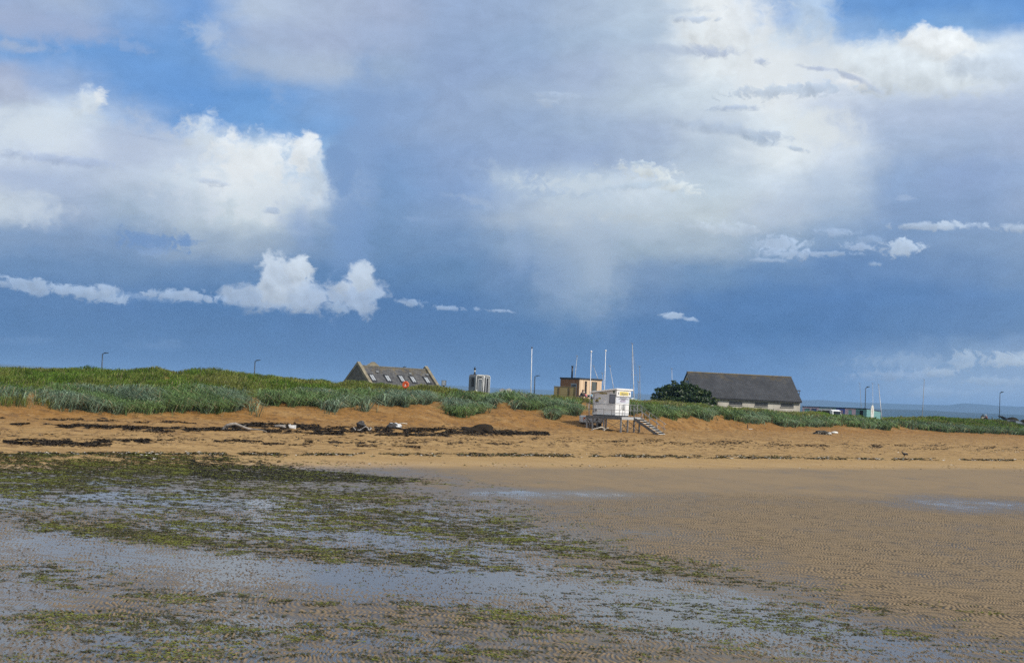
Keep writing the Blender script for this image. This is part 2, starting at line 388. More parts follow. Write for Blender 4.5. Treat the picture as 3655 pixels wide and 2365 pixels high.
def sand_mat():
    if 'sand' in MATS: return MATS['sand']
    m, nt, out = newmat('sand'); N = nt.nodes; L = nt.links
    a = N.new('ShaderNodeAttribute'); a.attribute_name = 'Surf'
    sep = N.new('ShaderNodeSeparateColor'); L.new(a.outputs['Color'], sep.inputs[0])
    tc = N.new('ShaderNodeTexCoord')
    def noise(sc, det=4, stretch=(1,1,1)):
        mp = N.new('ShaderNodeMapping'); mp.inputs['Scale'].default_value = stretch; L.new(tc.outputs['Object'], mp.inputs[0])
        n = N.new('ShaderNodeTexNoise'); n.inputs['Scale'].default_value = sc; n.inputs['Detail'].default_value = det; L.new(mp.outputs[0], n.inputs['Vector']); return n.outputs[0]
    def mix(f, A, B):
        x = N.new('ShaderNodeMix'); x.data_type = 'RGBA'
        for s_, v in ((0, f), (6, A), (7, B)):
            if hasattr(v, 'node'): L.new(v, x.inputs[s_])
            else: x.inputs[s_].default_value = v if s_ == 0 else (*v, 1)
        return x.outputs[2]
    def rng(v, a0, a1, b0=0, b1=1):
        r = N.new('ShaderNodeMapRange'); L.new(v, r.inputs[0])
        for i, q in enumerate((a0, a1, b0, b1)): r.inputs[i+1].default_value = q
        return r.outputs[0]
    geo = N.new('ShaderNodeNewGeometry'); sx = N.new('ShaderNodeSeparateXYZ'); L.new(geo.outputs['Position'], sx.inputs[0])
    wet = mix(rng(noise(.5, 5), .35, .65), WET1, WET2)
    low = mix(rng(noise(.35, 5, (1,2,1)), .35, .65), LOW1, LOW2)         # pale sand just above the tide line
    high = mix(rng(noise(1.2, 6), .35, .65), HIGH1, HIGH2)                # orange blown sand under the dunes
    dry = mix(rng(sx.outputs['Z'], .55, 1.25), low, high)
    dry = mix(rng(noise(.25, 4), .50, .66, 0, .45), dry, LOW2)
    dry = mix(rng(noise(1.6, 4, (1,2,1)), .52, .66, 0, .45), dry, (.16,.088,.032))
    dry = mix(rng(noise(2.0, 6, (1,.5,1)), .53, .62, 0, .62), dry, (.11,.060,.024))   # scuffs and footprints, their relief shade painted into the colour
    dry = mix(rng(noise(7, 3, (1,.5,1)), .60, .68, 0, .5), dry, (.40,.27,.14))
    c = mix(sep.outputs[1], wet, dry)
    nearwet = mix(sep.outputs[1], WET1, WETDRY)
    fl = rng(sx.outputs['Z'], .04, .30)
    tan = mix(rng(noise(.4, 5, (1,2,1)), .35, .65), TAN1, TAN2)
    c = mix(rng(sx.outputs['Z'], .22, .40), tan, c)
    c = mix(rng(sx.outputs['Z'], .018, .085), nearwet, c)
    c = mix(rng(sep.outputs[2], .42, .90, 0, .88), c, (.030,.025,.016))  # dark detritus and painted shadow in the ripple troughs
    veg = mix(rng(noise(1.5, 5), .4, .6), (.035,.060,.018), (.075,.085,.03))
    c = mix(rng(sep.outputs[0], .2, .9), c, veg)
    b = N.new('ShaderNodeBsdfPrincipled'); L.new(c, b.inputs['Base Color'])
    ro = rng(sep.outputs[1], 0, 1, .30, .85); L.new(ro, b.inputs['Roughness']); b.inputs['Specular IOR Level'].default_value = .14
    bp = N.new('ShaderNodeBump'); bp.inputs['Strength'].default_value = .75; bp.inputs['Distance'].default_value = .22
    hn = N.new('ShaderNodeMath'); hn.operation = 'MULTIPLY_ADD'; L.new(noise(3.2, 5, (1,1.3,1)), hn.inputs[0]); L.new(fl, hn.inputs[1]); hn.inputs[2].default_value = 0
    L.new(hn.outputs[0], bp.inputs['Height']); L.new(bp.outputs[0], b.inputs['Normal'])
    L.new(b.outputs[0], out.inputs[0]); MATS['sand'] = m; return m
WET1, WET2 = (.130,.097,.058), (.165,.122,.075)
WETDRY = (.236,.171,.100)
TAN1, TAN2 = (.31,.20,.085), (.36,.24,.105)
LOW1, LOW2 = (.30,.185,.072), (.40,.26,.110)
HIGH1, HIGH2 = (.215,.108,.028), (.285,.148,.042)
def water_mat():
    m, nt, out = newmat('shallow_water'); N = nt.nodes; L = nt.links
    fr = N.new('ShaderNodeFresnel'); fr.inputs[0].default_value = 1.75
    tr = N.new('ShaderNodeBsdfTransparent'); tr.inputs[0].default_value = (.94,.96,.95,1)
    gl = N.new('ShaderNodeBsdfGlossy'); gl.inputs['Roughness'].default_value = .04; gl.inputs[0].default_value = (1,1,1,1)
    tc = N.new('ShaderNodeTexCoord'); n = N.new('ShaderNodeTexNoise'); n.inputs['Scale'].default_value = 5; n.inputs['Detail'].default_value = 3
    L.new(tc.outputs['Object'], n.inputs['Vector'])
    bp = N.new('ShaderNodeBump'); bp.inputs['Strength'].default_value = .10; bp.inputs['Distance'].default_value = .02
    L.new(n.outputs[0], bp.inputs['Height']); L.new(bp.outputs[0], gl.inputs['Normal'])
    g2 = N.new('ShaderNodeBsdfGlossy'); g2.distribution = 'MULTI_GGX'; g2.inputs['Roughness'].default_value = .50      # wind-ruffled skin of the water
    gm = N.new('ShaderNodeMixShader'); gm.inputs[0].default_value = .62; L.new(gl.outputs[0], gm.inputs[1]); L.new(g2.outputs[0], gm.inputs[2])
    x = N.new('ShaderNodeMixShader'); L.new(fr.outputs[0], x.inputs[0]); L.new(tr.outputs[0], x.inputs[1]); L.new(gm.outputs[0], x.inputs[2])
    L.new(x.outputs[0], out.inputs[0]); return m
make_ground()
# ------------------------------------------------------------------ sun, sky, clouds, distance
SUN_EL, SUN_ROT = R(40), R(128)
sd = Vector((math.sin(SUN_ROT)*math.cos(SUN_EL), math.cos(SUN_ROT)*math.cos(SUN_EL), math.sin(SUN_EL)))
sl = bpy.data.lights.new('sun', 'SUN'); sl.energy = 4.2; sl.angle = R(.53); sl.color = (1.0, .94, .84)
so = bpy.data.objects.new('sun', sl); COL.objects.link(so); so.rotation_euler = sd.to_track_quat('Z', 'Y').to_euler(); so.location = (60, -20, 90)
def uv_of(px, py):
    """direction in the sky, degrees: azimuth and elevation, turned a little so that cloud layers lie along U"""
    d = ray(px*S15, py*S15); d = d/np.linalg.norm(d)
    az = math.degrees(math.atan2(d[0], d[1])); el = math.degrees(math.asin(d[2]))
    return (az*math.cos(ROLL)+el*math.sin(ROLL), el*math.cos(ROLL)-az*math.sin(ROLL))
XS = [-40,150,300,450,600,750,900,1050,1200,1350,1500,1650,1800,1950,2100,2250,2420]
B_ = (104,153,213)
GRID = [
 (-60,[(150,172,207),(170,187,212),(140,170,212),(118,160,214),(180,196,219),(172,187,212),(165,180,208),(152,173,206),(155,176,207),(168,186,210),(185,202,220),(224,231,235),(150,182,222),(110,158,216),B_,B_,B_]),
 (20,[(152,172,207),(165,183,211),(140,170,212),(116,158,214),(182,198,220),(172,187,212),(165,180,208),(152,173,206),(155,176,207),(168,186,210),(185,202,220),(224,231,235),(165,190,224),(112,158,215),B_,B_,B_]),
 (75,[(165,180,208),(152,173,208),(128,164,213),(112,157,213),(165,182,210),(165,180,208),(160,178,208),(148,170,204),(150,173,205),(165,185,210),(180,198,218),(222,230,234),(205,218,230),(140,176,220),(118,164,216),(125,168,217),B_]),
 (140,[(125,165,215),(112,158,214),(108,155,213),(113,158,213),(160,180,208),(174,190,212),(152,174,204),(146,168,203),(150,172,205),(165,182,208),(185,200,218),(222,230,234),(225,231,235),(218,227,233),(215,225,234),(220,229,235),(195,211,231)]),
 (210,[(172,183,208),(150,176,215),(110,156,213),B_,(108,156,213),(132,166,211),(138,165,204),(148,170,204),(158,178,206),(170,187,210),(188,203,218),(205,217,226),(225,231,234),(205,215,228),(195,208,225),(198,210,226),(195,208,225)]),
 (280,[(190,203,220),(205,217,228),(155,182,220),(108,156,214),(112,160,215),(122,163,213),(138,165,204),(148,170,203),(150,172,204),(160,180,207),(168,185,210),(195,208,222),(215,225,232),(190,203,222),(180,195,218),(178,193,217),(180,195,218)]),
 (350,[(200,212,225),(205,215,228),(185,198,220),(200,212,226),(205,218,228),(150,184,221),(126,157,200),(140,165,203),(148,170,204),(155,175,206),(165,183,208),(185,200,216),(220,228,232),(205,216,228),(168,186,212),(163,182,210),(168,184,212)]),
 (420,[(185,198,220),(180,195,218),(190,203,220),(205,217,228),(215,225,231),(200,213,226),(122,155,198),(135,162,202),(165,185,212),(185,202,220),(205,217,227),(195,210,222),(205,217,228),(190,205,222),(145,170,205),(145,168,205),(155,177,210)]),
 (490,[(200,212,224),(165,183,212),(165,185,210),(190,205,220),(200,213,224),(160,182,212),(120,153,198),(132,160,201),(170,188,212),(195,208,222),(192,206,220),(195,209,221),(195,208,224),(165,186,214),(135,162,203),(138,164,205),(150,172,208)]),
 (560,[(140,167,207),(135,162,203),(130,158,200),(160,180,208),(165,184,210),(128,158,201),(113,148,195),(120,152,198),(145,170,205),(168,186,210),(165,185,208),(172,190,212),(150,175,208),(140,168,208),(130,160,205),(135,163,205),(142,168,207)]),
 (630,[(118,150,195),(120,152,198),(122,153,197),(120,152,198),(115,150,198),(105,142,192),(105,142,192),(110,146,193),(125,155,200),(155,177,205),(138,164,203),(125,157,200),(118,152,200),(115,150,202),(120,153,203),(128,158,204),(138,165,206)]),
 (700,[(108,142,190),(110,143,190),(105,140,190),(98,136,186),(100,138,188),(100,137,187),(98,135,185),(100,137,187),(120,150,192),(148,170,200),(125,153,195),(105,142,193),(105,143,195),(108,145,198),(113,149,200),(122,154,202),(130,160,203)]),
 (770,[(95,132,180),(98,134,182),(100,136,184),(98,134,182),(98,135,184),(98,134,184),(96,133,182),(96,133,182),(100,137,185),(108,143,188),(102,139,188),(98,137,190),(96,136,188),(100,138,190),(112,146,193),(120,151,196),(132,160,201)]),
 (850,[(93,130,177),(96,131,178),(92,129,178),(90,128,178),(93,131,180),(96,134,183),(98,135,183),(98,135,183),(98,136,184),(100,138,186),(100,137,186),(97,135,186),(100,139,188),(115,149,192),(132,160,196),(140,166,198),(150,172,202)]),
 (930,[(88,126,175),(88,126,175),(86,124,175),(86,124,176),(88,127,178),(92,131,181),(94,133,182),(95,134,182),(96,134,183),(97,135,184),(98,136,186),(100,138,188),(105,142,190),(118,151,193),(134,161,198),(144,169,202),(150,173,204)]),
]
# cx, cy, rx, ry, tilt, colour, softness, edge noise, opacity
W1 = (235,240,242); W2 = (216,226,234); GR = (165,180,207); SL = (122,154,198)
FEAT = [
 (90,60,170,42,-4,(160,176,208),.9,.8,.7),(40,108,80,14,-3,(176,188,210),.8,.6,.8),(300,110,60,16,-8,(150,173,210),.9,.8,.6),
 (640,150,170,30,-14,(172,188,211),.7,.5,.6),(480,75,60,40,-20,(186,201,222),.9,.9,.6),(640,215,26,34,0,(140,170,211),.9,.9,.5),
 (30,215,70,30,-10,(176,187,209),.6,.5,.8),(205,240,42,38,0,W2,.6,1.0,.85),(235,222,14,26,0,W1,.7,.9,.7),(150,190,22,8,0,(160,184,220),.8,.9,.6),
 (70,300,150,50,-8,W2,.7,.8,.8),(350,330,150,60,-4,(186,199,219),.8,.9,.7),(480,320,75,48,-20,W2,.6,1.0,.85),(600,370,110,60,-6,W1,.5,1.0,.85),
 (715,360,38,52,-8,W1,.35,.8,.9),(735,400,22,50,0,(200,213,226),.4,.8,.8),(560,430,160,75,0,W1,.7,1.0,.75),(640,470,110,60,0,(214,223,230),.7,1.0,.7),(400,470,120,60,0,(186,200,219),.9,.9,.5),
 (815,520,60,210,0,SL,.55,.6,.75),(790,390,38,66,0,SL,.35,.5,.85),(850,300,60,190,0,(132,161,203),.7,.5,.75),(690,520,40,60,20,(140,166,205),.8,1.0,.6),
 (140,372,150,13,-4,(168,184,213),.5,.5,.85),(80,420,120,18,-4,(172,188,215),.7,.6,.6),(490,425,44,8,-8,(178,193,215),.5,.8,.8),(340,318,50,5,-4,(170,186,212),.6,.7,.6),(630,492,22,8,0,(160,180,208),.5,.8,.7),
 (70,488,78,40,0,(204,215,226),.8,.9,.85),(360,565,90,22,-4,(116,149,195),.55,1.1,.85),(420,560,24,22,0,(116,149,195),.5,.9,.8),(365,585,45,14,0,(150,174,207),.8,1,.5),
 (640,690,120,34,-3,(178,195,217),.35,.7,.9),(655,652,62,56,0,(200,212,225),.28,.75,.95),(690,625,30,30,0,(206,217,228),.3,.8,.95),(640,640,30,30,0,(196,209,224),.35,.8,.8),(720,690,50,34,0,(182,198,219),.35,.8,.8),
 (825,680,58,52,0,(178,195,218),.3,.8,.92),(838,645,36,34,0,(198,211,225),.3,.8,.95),(800,665,22,18,0,(196,209,224),.5,.8,.8),(790,715,34,18,0,(165,186,213),.5,.8,.7),(870,690,18,14,0,(170,190,215),.5,.9,.7),
 (230,680,300,9,-4,(140,167,204),.9,.6,.75),(55,664,66,17,-9,(164,185,213),.35,.7,.95),(185,680,108,15,-8,(168,188,214),.35,.7,.95),(240,675,40,13,0,(176,194,217),.5,.8,.8),(425,687,95,11,-4,(166,186,213),.4,.8,.95),(440,678,30,10,0,(172,191,216),.5,.9,.8),
 (958,705,34,9,-3,(160,182,212),.5,.9,.9),(1035,714,34,6,-4,(160,182,212),.5,.9,.9),(1108,717,12,4,-4,(155,178,210),.5,.9,.8),(1165,723,38,4,-4,(158,180,211),.5,.9,.85),
 (1562,734,26,8,-4,(176,195,219),.4,.9,.95),(1598,741,22,5,-6,(165,186,214),.5,.9,.9),(1405,735,20,5,-5,(126,155,196),.7,.9,.6),
 (1815,568,50,24,-2,(176,195,219),.45,1.0,.95),(1830,590,92,12,-3,(170,190,216),.45,.9,.9),(1780,603,50,6,-2,(165,186,213),.5,.9,.8),(1930,590,60,6,-2,(162,184,213),.5,.9,.8),(1990,572,36,11,-6,(168,188,216),.5,1.0,.85),
 (2095,575,50,19,2,(186,203,223),.4,.9,.95),(1950,540,52,9,-3,(168,189,217),.5,.9,.85),(2030,555,40,9,-6,(156,180,212),.6,1.0,.7),(2175,525,96,10,-2,(178,196,219),.45,.9,.95),(2205,522,40,10,0,(188,204,223),.5,.9,.8),(2365,527,50,10,0,(180,197,219),.5,.9,.9),(2032,613,19,5,0,(160,183,213),.6,.9,.8),(2105,459,18,9,0,(165,185,214),.7,.9,.8),
 (2150,158,215,62,-6,(222,231,236),.35,.45,.9),(2185,105,88,38,-14,W1,.25,.5,.95),(2060,158,110,44,0,(220,229,235),.4,.6,.8),(2330,158,120,36,-8,(205,218,232),.4,.6,.8),
 (1890,50,60,110,4,(186,206,228),.5,.5,.85),(1700,60,130,110,0,(230,235,237),.6,.7,.8),(1850,150,160,80,0,(226,232,235),.8,.8,.7),(1900,300,110,60,-10,(226,232,233),.7,.7,.8),(1980,190,50,20,-12,(232,236,238),.6,.7,.9),(1800,190,110,40,0,(226,232,235),.7,.9,.7),
 (1570,117,160,17,-4,(172,187,209),.7,.4,.75),(1655,121,62,13,-6,(166,180,206),.6,.7,.8),(1775,143,20,8,-10,(168,183,210),.5,.9,.85),(1905,160,48,7,-8,(170,183,210),.4,.6,.9),(1980,180,50,8,-22,(165,180,207),.4,.6,.9),(2030,205,24,6,-30,(176,190,213),.6,.7,.7),
 (1840,212,150,16,0,(192,206,222),.5,1.1,.85),(1900,205,40,14,0,(190,204,221),.5,.9,.8),(1710,251,62,8,2,(168,184,208),.45,.7,.9),(1680,300,170,16,-10,(172,188,209),.5,.5,.85),(1765,325,60,12,-18,(174,191,211),.6,.7,.8),(1800,318,36,12,0,(176,192,213),.5,1,.7),(1850,347,34,6,-12,(172,189,210),.5,.9,.8),(1560,25,110,10,0,(182,198,218),.8,.9,.6),(1610,45,60,7,0,(190,204,222),.6,1.0,.8),
 (1300,228,64,16,2,(176,193,215),.6,.9,.85),(1270,240,24,12,0,(182,198,219),.6,.9,.8),
 (1190,418,90,32,-20,(184,201,219),.7,.7,.75),(1330,430,140,26,-4,(206,218,227),.7,.9,.75),(1500,395,74,20,-10,(222,230,231),.6,1.1,.85),(1570,432,64,17,-16,(222,230,231),.55,1.0,.85),(1480,432,110,10,6,(182,199,215),.5,.7,.8),(1480,380,36,6,4,(185,202,218),.5,.8,.7),(1400,480,160,26,-4,(196,210,221),.7,.9,.6),(1680,530,84,17,-4,(196,209,221),.5,.9,.85),(1420,530,220,40,-4,(178,195,213),.9,.8,.5),(1120,470,60,14,-14,(166,185,211),.8,.9,.7),(1045,452,26,8,0,(152,175,207),.8,.9,.7),(960,508,46,8,0,(140,166,203),.8,.9,.6),
 (1360,620,120,150,10,(160,179,203),1.1,.4,.55),(1390,600,50,120,16,(176,192,209),1.1,.4,.45),(1290,650,60,90,6,(145,168,199),1.1,.4,.5),(1210,580,40,70,-4,(152,175,207),1.0,.5,.5),(1850,470,200,60,24,(176,193,215),1.0,.5,.5),
 (2260,900,260,52,0,(160,183,210),1.2,.4,.6),(2238,838,36,22,0,(182,198,214),.5,.9,.9),(2345,838,70,19,0,(186,201,216),.5,.9,.9),(2130,838,140,22,0,(150,174,203),.8,.9,.8),(2100,872,120,14,0,(160,180,206),.6,1.0,.8),(2190,865,40,13,0,(180,196,213),.6,1,.8),(2300,885,90,12,0,(170,189,210),.6,1.0,.8),(2170,912,70,11,0,(164,184,208),.6,1.0,.8),(1990,880,50,8,0,(130,158,197),.8,.9,.6),(2320,905,60,8,0,(160,181,206),.7,1,.6),
 (370,800,80,16,0,(108,140,182),1,.8,.5),(60,790,90,12,0,(106,139,183),1,.8,.5),
]
def make_world():
    w = bpy.data.worlds.new('World'); SC.world = w; w.use_nodes = True
    nt = w.node_tree; nt.nodes.clear(); N = nt.nodes; L = nt.links
    def setv(sock, v):
        if hasattr(v, 'node'): L.new(v, sock)
        else: sock.default_value = v
    def M_(op, a, b=0.0, c=0.0, clamp=False):
        n = N.new('ShaderNodeMath'); n.operation = op; n.use_clamp = clamp
        for i, v in enumerate((a, b, c)): setv(n.inputs[i], v)
        return n.outputs[0]
    def rng(v, a0, a1, b0=0.0, b1=1.0, smooth=False):
        r = N.new('ShaderNodeMapRange'); r.interpolation_type = 'SMOOTHSTEP' if smooth else 'LINEAR'
        setv(r.inputs[0], v)
        for i, q in enumerate((a0, a1, b0, b1)): setv(r.inputs[i+1], q)
        return r.outputs[0]
    def mix(f, A, B):
        x = N.new('ShaderNodeMix'); x.data_type = 'RGBA'
        for s_, v in ((0, f), (6, A), (7, B)):
            if hasattr(v, 'node'): L.new(v, x.inputs[s_])
            else: x.inputs[s_].default_value = v if s_ == 0 else (*v, 1)
        return x.outputs[2]
    def noise(vec, sc, det, rough=.55):
        n = N.new('ShaderNodeTexNoise'); n.inputs['Scale'].default_value = sc; n.inputs['Detail'].default_value = det; n.inputs['Roughness'].default_value = rough
        L.new(vec, n.inputs['Vector']); return n
    tc = N.new('ShaderNodeTexCoord'); s = N.new('ShaderNodeSeparateXYZ'); L.new(tc.outputs['Generated'], s.inputs[0])
    deg = 180/math.pi
    az = M_('MULTIPLY', M_('ARCTAN2', s.outputs[0], s.outputs[1]), deg)
    el = M_('MULTIPLY', M_('ARCSINE', s.outputs[2]), deg)
    cr, sr = math.cos(ROLL), math.sin(ROLL)
    U = M_('MULTIPLY_ADD', az, cr, M_('MULTIPLY', el, sr)); V = M_('MULTIPLY_ADD', el, cr, M_('MULTIPLY', az, -sr))
    def comb(x, y):
        c = N.new('ShaderNodeCombineXYZ'); setv(c.inputs[0], x); setv(c.inputs[1], y); return c.outputs[0]
    uv = comb(U, V)
    st = comb(U, M_('MULTIPLY', V, 1.7))
    nA = noise(st, .22, 3); nB = noise(st, .75, 7, .6)
    def off(n, k):   # noise colour as a displacement, centred
        v = N.new('ShaderNodeVectorMath'); v.operation = 'SUBTRACT'; L.new(n.outputs['Color'], v.inputs[0]); v.inputs[1].default_value = (.5,.5,.5)
        q = N.new('ShaderNodeVectorMath'); q.operation = 'MULTIPLY'; L.new(v.outputs[0], q.inputs[0]); q.inputs[1].default_value = k; return q.outputs[0]
    def vadd(a, b):
        v = N.new('ShaderNodeVectorMath'); v.operation = 'ADD'; L.new(a, v.inputs[0]); L.new(b, v.inputs[1]); return v.outputs[0]
    wv = vadd(vadd(uv, off(nA, (2.0,1.1,0))), off(nB, (1.7,.9,0)))
    ws = N.new('ShaderNodeSeparateXYZ'); L.new(wv, ws.inputs[0])
    u01 = rng(ws.outputs[0], -26, 26)
    prev = None; pv = None
    for y, cols in GRID:
        uvs = [uv_of(x, y) for x in XS]; vm = sum(q[1] for q in uvs)/len(uvs)
        r = N.new('ShaderNodeValToRGB'); cr_ = r.color_ramp; cr_.interpolation = 'EASE'
        while len(cr_.elements) < len(XS): cr_.elements.new(.5)
        for e, q, c in zip(cr_.elements, uvs, cols):
            e.position = (q[0]+26)/52; e.color = (*[v*np.interp(y, [420,490,560,630,700], kk) *(1.07 if sum(c) > 630 else 1) for v, kk in zip(lin(c), ((1,1,.93,.78,.62),(1,.98,.92,.82,.73),(1,.93,.86,.80,.78)) if not (y > 800 and q[0] > 3) else ((1,1,.93,.78,.62+.30*min(1,(q[0]-3)/8)),(1,.98,.92,.82,.73+.22*min(1,(q[0]-3)/8)),(1,.93,.86,.80,.78+.18*min(1,(q[0]-3)/8))))], 1)
        L.new(u01, r.inputs[0])
        prev = r.outputs[0] if prev is None else mix(rng(ws.outputs[1], pv, vm, smooth=True), prev, r.outputs[0])
        pv = vm
    # texture of the cloud body
    tex = noise(vadd(st, off(nA, (3,2,0))), .9, 8, .62)
    fine = noise(vadd(uv, off(nB, (.8,.5,0))), 1.3, 7, .54)
    k = M_('ADD', M_('MULTIPLY_ADD', tex.outputs[0], .36, .82), 0.0)
    sc_ = N.new('ShaderNodeVectorMath'); sc_.operation = 'SCALE'; L.new(prev, sc_.inputs[0]); L.new(k, sc_.inputs['Scale'])
    col = sc_.outputs[0]
    # separate clouds
    small = noise(vadd(wv, off(nB, (.3,.2,0))), 3.0, 5, .52)
    eb = M_('SUBTRACT', fine.outputs[0], .5); es = M_('SUBTRACT', small.outputs[0], .5)
    ed = M_('MULTIPLY_ADD', es, .35, eb); ef = M_('MULTIPLY_ADD', es, 1.15, M_('MULTIPLY', eb, .5))
    # sun from the right: brighter where the cloud thins towards it
    sh = N.new('ShaderNodeVectorMath'); sh.operation = 'ADD'; L.new(vadd(uv, off(nB, (.8,.5,0))), sh.inputs[0]); sh.inputs[1].default_value = (.22,.30,0)
    fine2 = noise(sh.outputs[0], 1.3, 7, .54)
    emb = M_('MULTIPLY', M_('SUBTRACT', fine.outputs[0], fine2.outputs[0]), .5)
    wuv = vadd(uv, off(nB, (.55,.35,0)))
    for cx, cy, rx, ry, rot, c, soft, en, op in FEAT:
        u0, v0 = uv_of(cx, cy)
        mp = N.new('ShaderNodeMapping'); mp.vector_type = 'TEXTURE'
        mp.inputs['Location'].default_value = (u0, v0, 0); mp.inputs['Rotation'].default_value = (0, 0, R(rot))
        mp.inputs['Scale'].default_value = (rx*S15/87.6, ry*S15/87.6, 1)
        q = N.new('ShaderNodeVectorMath'); q.operation = 'MULTIPLY_ADD'; q.inputs[1].default_value = (1e-9,)*3   # keeps the clouds in drawing order
        L.new(col, q.inputs[0]); L.new(wuv, q.inputs[2]); L.new(q.outputs[0], mp.inputs['Vector'])
        ln = N.new('ShaderNodeVectorMath'); ln.operation = 'LENGTH'; L.new(mp.outputs[0], ln.inputs[0])
        d = M_('MULTIPLY_ADD', ef if min(rx, ry) < 27 else ed, en*2.6, ln.outputs[1])
        dk = cy < 500 and sum(c) < 605 and ry < 30; op = op*.78 if dk else op; w_ = max(1.0 if dk else .5, min(1.15, soft*1.7)); mk = rng(d, 1.22, 1.22-w_, 0, op, smooth=True)
        cc = lin(c)
        if soft < .62 and sum(c) > 520:
            g = N.new('ShaderNodeVectorMath'); g.operation = 'SCALE'; g.inputs[0].default_value = cc; dt = N.new('ShaderNodeVectorMath'); dt.operation = 'DOT_PRODUCT'; L.new(mp.outputs[0], dt.inputs[0]); dt.inputs[1].default_value = (.05,.16,0); L.new(M_('ADD', M_('ADD', emb, 1.0), dt.outputs['Value']), g.inputs['Scale']); cc = g.outputs[0]
        col = mix(mk, col, cc)
    # the rest of the sky, out of the photograph: clear blue with broken cloud, brightened to raise the ambient fill
    sky = N.new('ShaderNodeTexSky'); sky.sky_type = 'NISHITA'; sky.sun_disc = False; sky.sun_elevation = SUN_EL; sky.sun_rotation = SUN_ROT
    sky.air_density = 1.0; sky.dust_density = .6; sky.ozone_density = 1.5
    bs = N.new('ShaderNodeBackground'); L.new(sky.outputs[0], bs.inputs[0]); bs.inputs[1].default_value = .10
    bc = N.new('ShaderNodeBackground')
    n3 = noise(tc.outputs['Generated'], 2.6, 6, .6)
    cover = rng(n3.outputs[0], .38, .56, 0, .9, smooth=True)
    front = M_('MULTIPLY', M_('MULTIPLY', rng(M_('ABSOLUTE', az), 34, 24, smooth=True), rng(el, 26, 19, smooth=True)), rng(el, -6, -3))
    ccol = mix(rng(n3.outputs[0], .45, .75), (.62,.68,.77), (.88,.90,.92))
    low = rng(el, 16, 2, 0, .6)
    ccol = mix(low, ccol, (.38,.48,.63))
    cover = M_('MAXIMUM', cover, low)
    fcol = mix(front, ccol, col)
    L.new(fcol, bc.inputs[0]); bc.inputs[1].default_value = 1.0
    fac = M_('MAXIMUM', front, cover)
    x = N.new('ShaderNodeMixShader'); L.new(fac, x.inputs[0]); L.new(bs.outputs[0], x.inputs[1]); L.new(bc.outputs[0], x.inputs[2])
    o = N.new('ShaderNodeOutputWorld'); L.new(x.outputs[0], o.inputs[0])
    w.cycles.sampling_method = 'MANUAL'; w.cycles.sample_map_resolution = 512
make_world()

def make_hills():
    hm = mat('heather_hill', (.05,.065,.045), .95, 0, .25, .0015, col2=(.07,.07,.05), spec=0)
    fm = mat('farmland', (.018,.035,.028), .95, 0, .3, .004, col2=(.05,.06,.04), spec=0)
    def ridge(name, D, depth, tops, m, seed, rough):
        t = np.linspace(-.62, .62, 420); k = np.linspace(0, 1, 14)
        T, K = np.meshgrid(t, k); Y = D+K*depth; X = T*Y
        tt = np.array([at(px, py, D)[0]/D for px, py in tops]); zz = np.array([at(px, py, D+depth*.5)[2] for px, py in tops])
        top = np.interp(T, tt, zz) + rough*(fbm(T*14, T*0+seed, seed, 4)-.5)
        prof_ = np.sin(np.pi*np.clip(K*1.0, 0, 1))**.8
        Z = -2 + (top+2)*prof_*(1+.10*(fbm(T*40, K*3, seed+3, 3)-.5)*(1-prof_))
        n, mm = X.shape; idx = np.arange(n*mm).reshape(n, mm)
        Fq = np.stack([idx[:-1, :-1], idx[:-1, 1:], idx[1:, 1:], idx[1:, :-1]], -1).reshape(-1, 4)
        o = fast_mesh(name, np.stack([X, Y, Z], -1).reshape(-1, 3), Fq, m, True); tag(o, kind='structure')
    ridge('far_hills', 8200, 1600, [(-400,1276),(0,1298),(400,1322),(1000,1350),(1600,1375),(2200,1402),(2600,1420),(2860,1427),(2930,1426),(3000,1432),(3080,1436),(3200,1440),(3300,1443),(3390,1445),(3440,1438.5),(3500,1443),(3560,1449),(3655,1452),(4000,1468)], hm, 5, 9)
    ridge('far_coast', 4600, 900, [(-400,1306),(0,1326),(1000,1370),(2000,1414),(2600,1440),(2860,1450),(3000,1455),(3184,1460),(3300,1463),(3420,1470),(3655,1481),(4000,1496)], fm, 9, 3)
    b = MB(); b.box(-11500, 11500, -160, 11800, -1.8, 128)
    m, nt, out = newmat('haze_air'); v = nt.nodes.new('ShaderNodeVolumePrincipled')
    v.inputs['Density'].default_value = HAZE_D; v.inputs['Color'].default_value = (*HAZE_C, 1); v.inputs['Anisotropy'].default_value = 0.0
    nt.links.new(v.outputs[0], out.inputs['Volume'])
    o = b.build('haze', m); tag(o, kind='stuff')
HAZE_D = 1.25e-4; HAZE_C = (.34,.60,1.0)
make_hills()
SC.view_settings.view_transform = 'Standard'; SC.view_settings.look = 'None'; SC.view_settings.exposure = 0; SC.view_settings.gamma = 1
SC.view_settings.use_curve_mapping = False
cy = SC.cycles; cy.use_denoising = False
cy.max_bounces = 6; cy.diffuse_bounces = 2; cy.glossy_bounces = 3; cy.transmission_bounces = 3; cy.volume_bounces = 0; cy.transparent_max_bounces = 8
cy.caustics_reflective = False; cy.caustics_refractive = False; cy.sample_clamp_indirect = 4
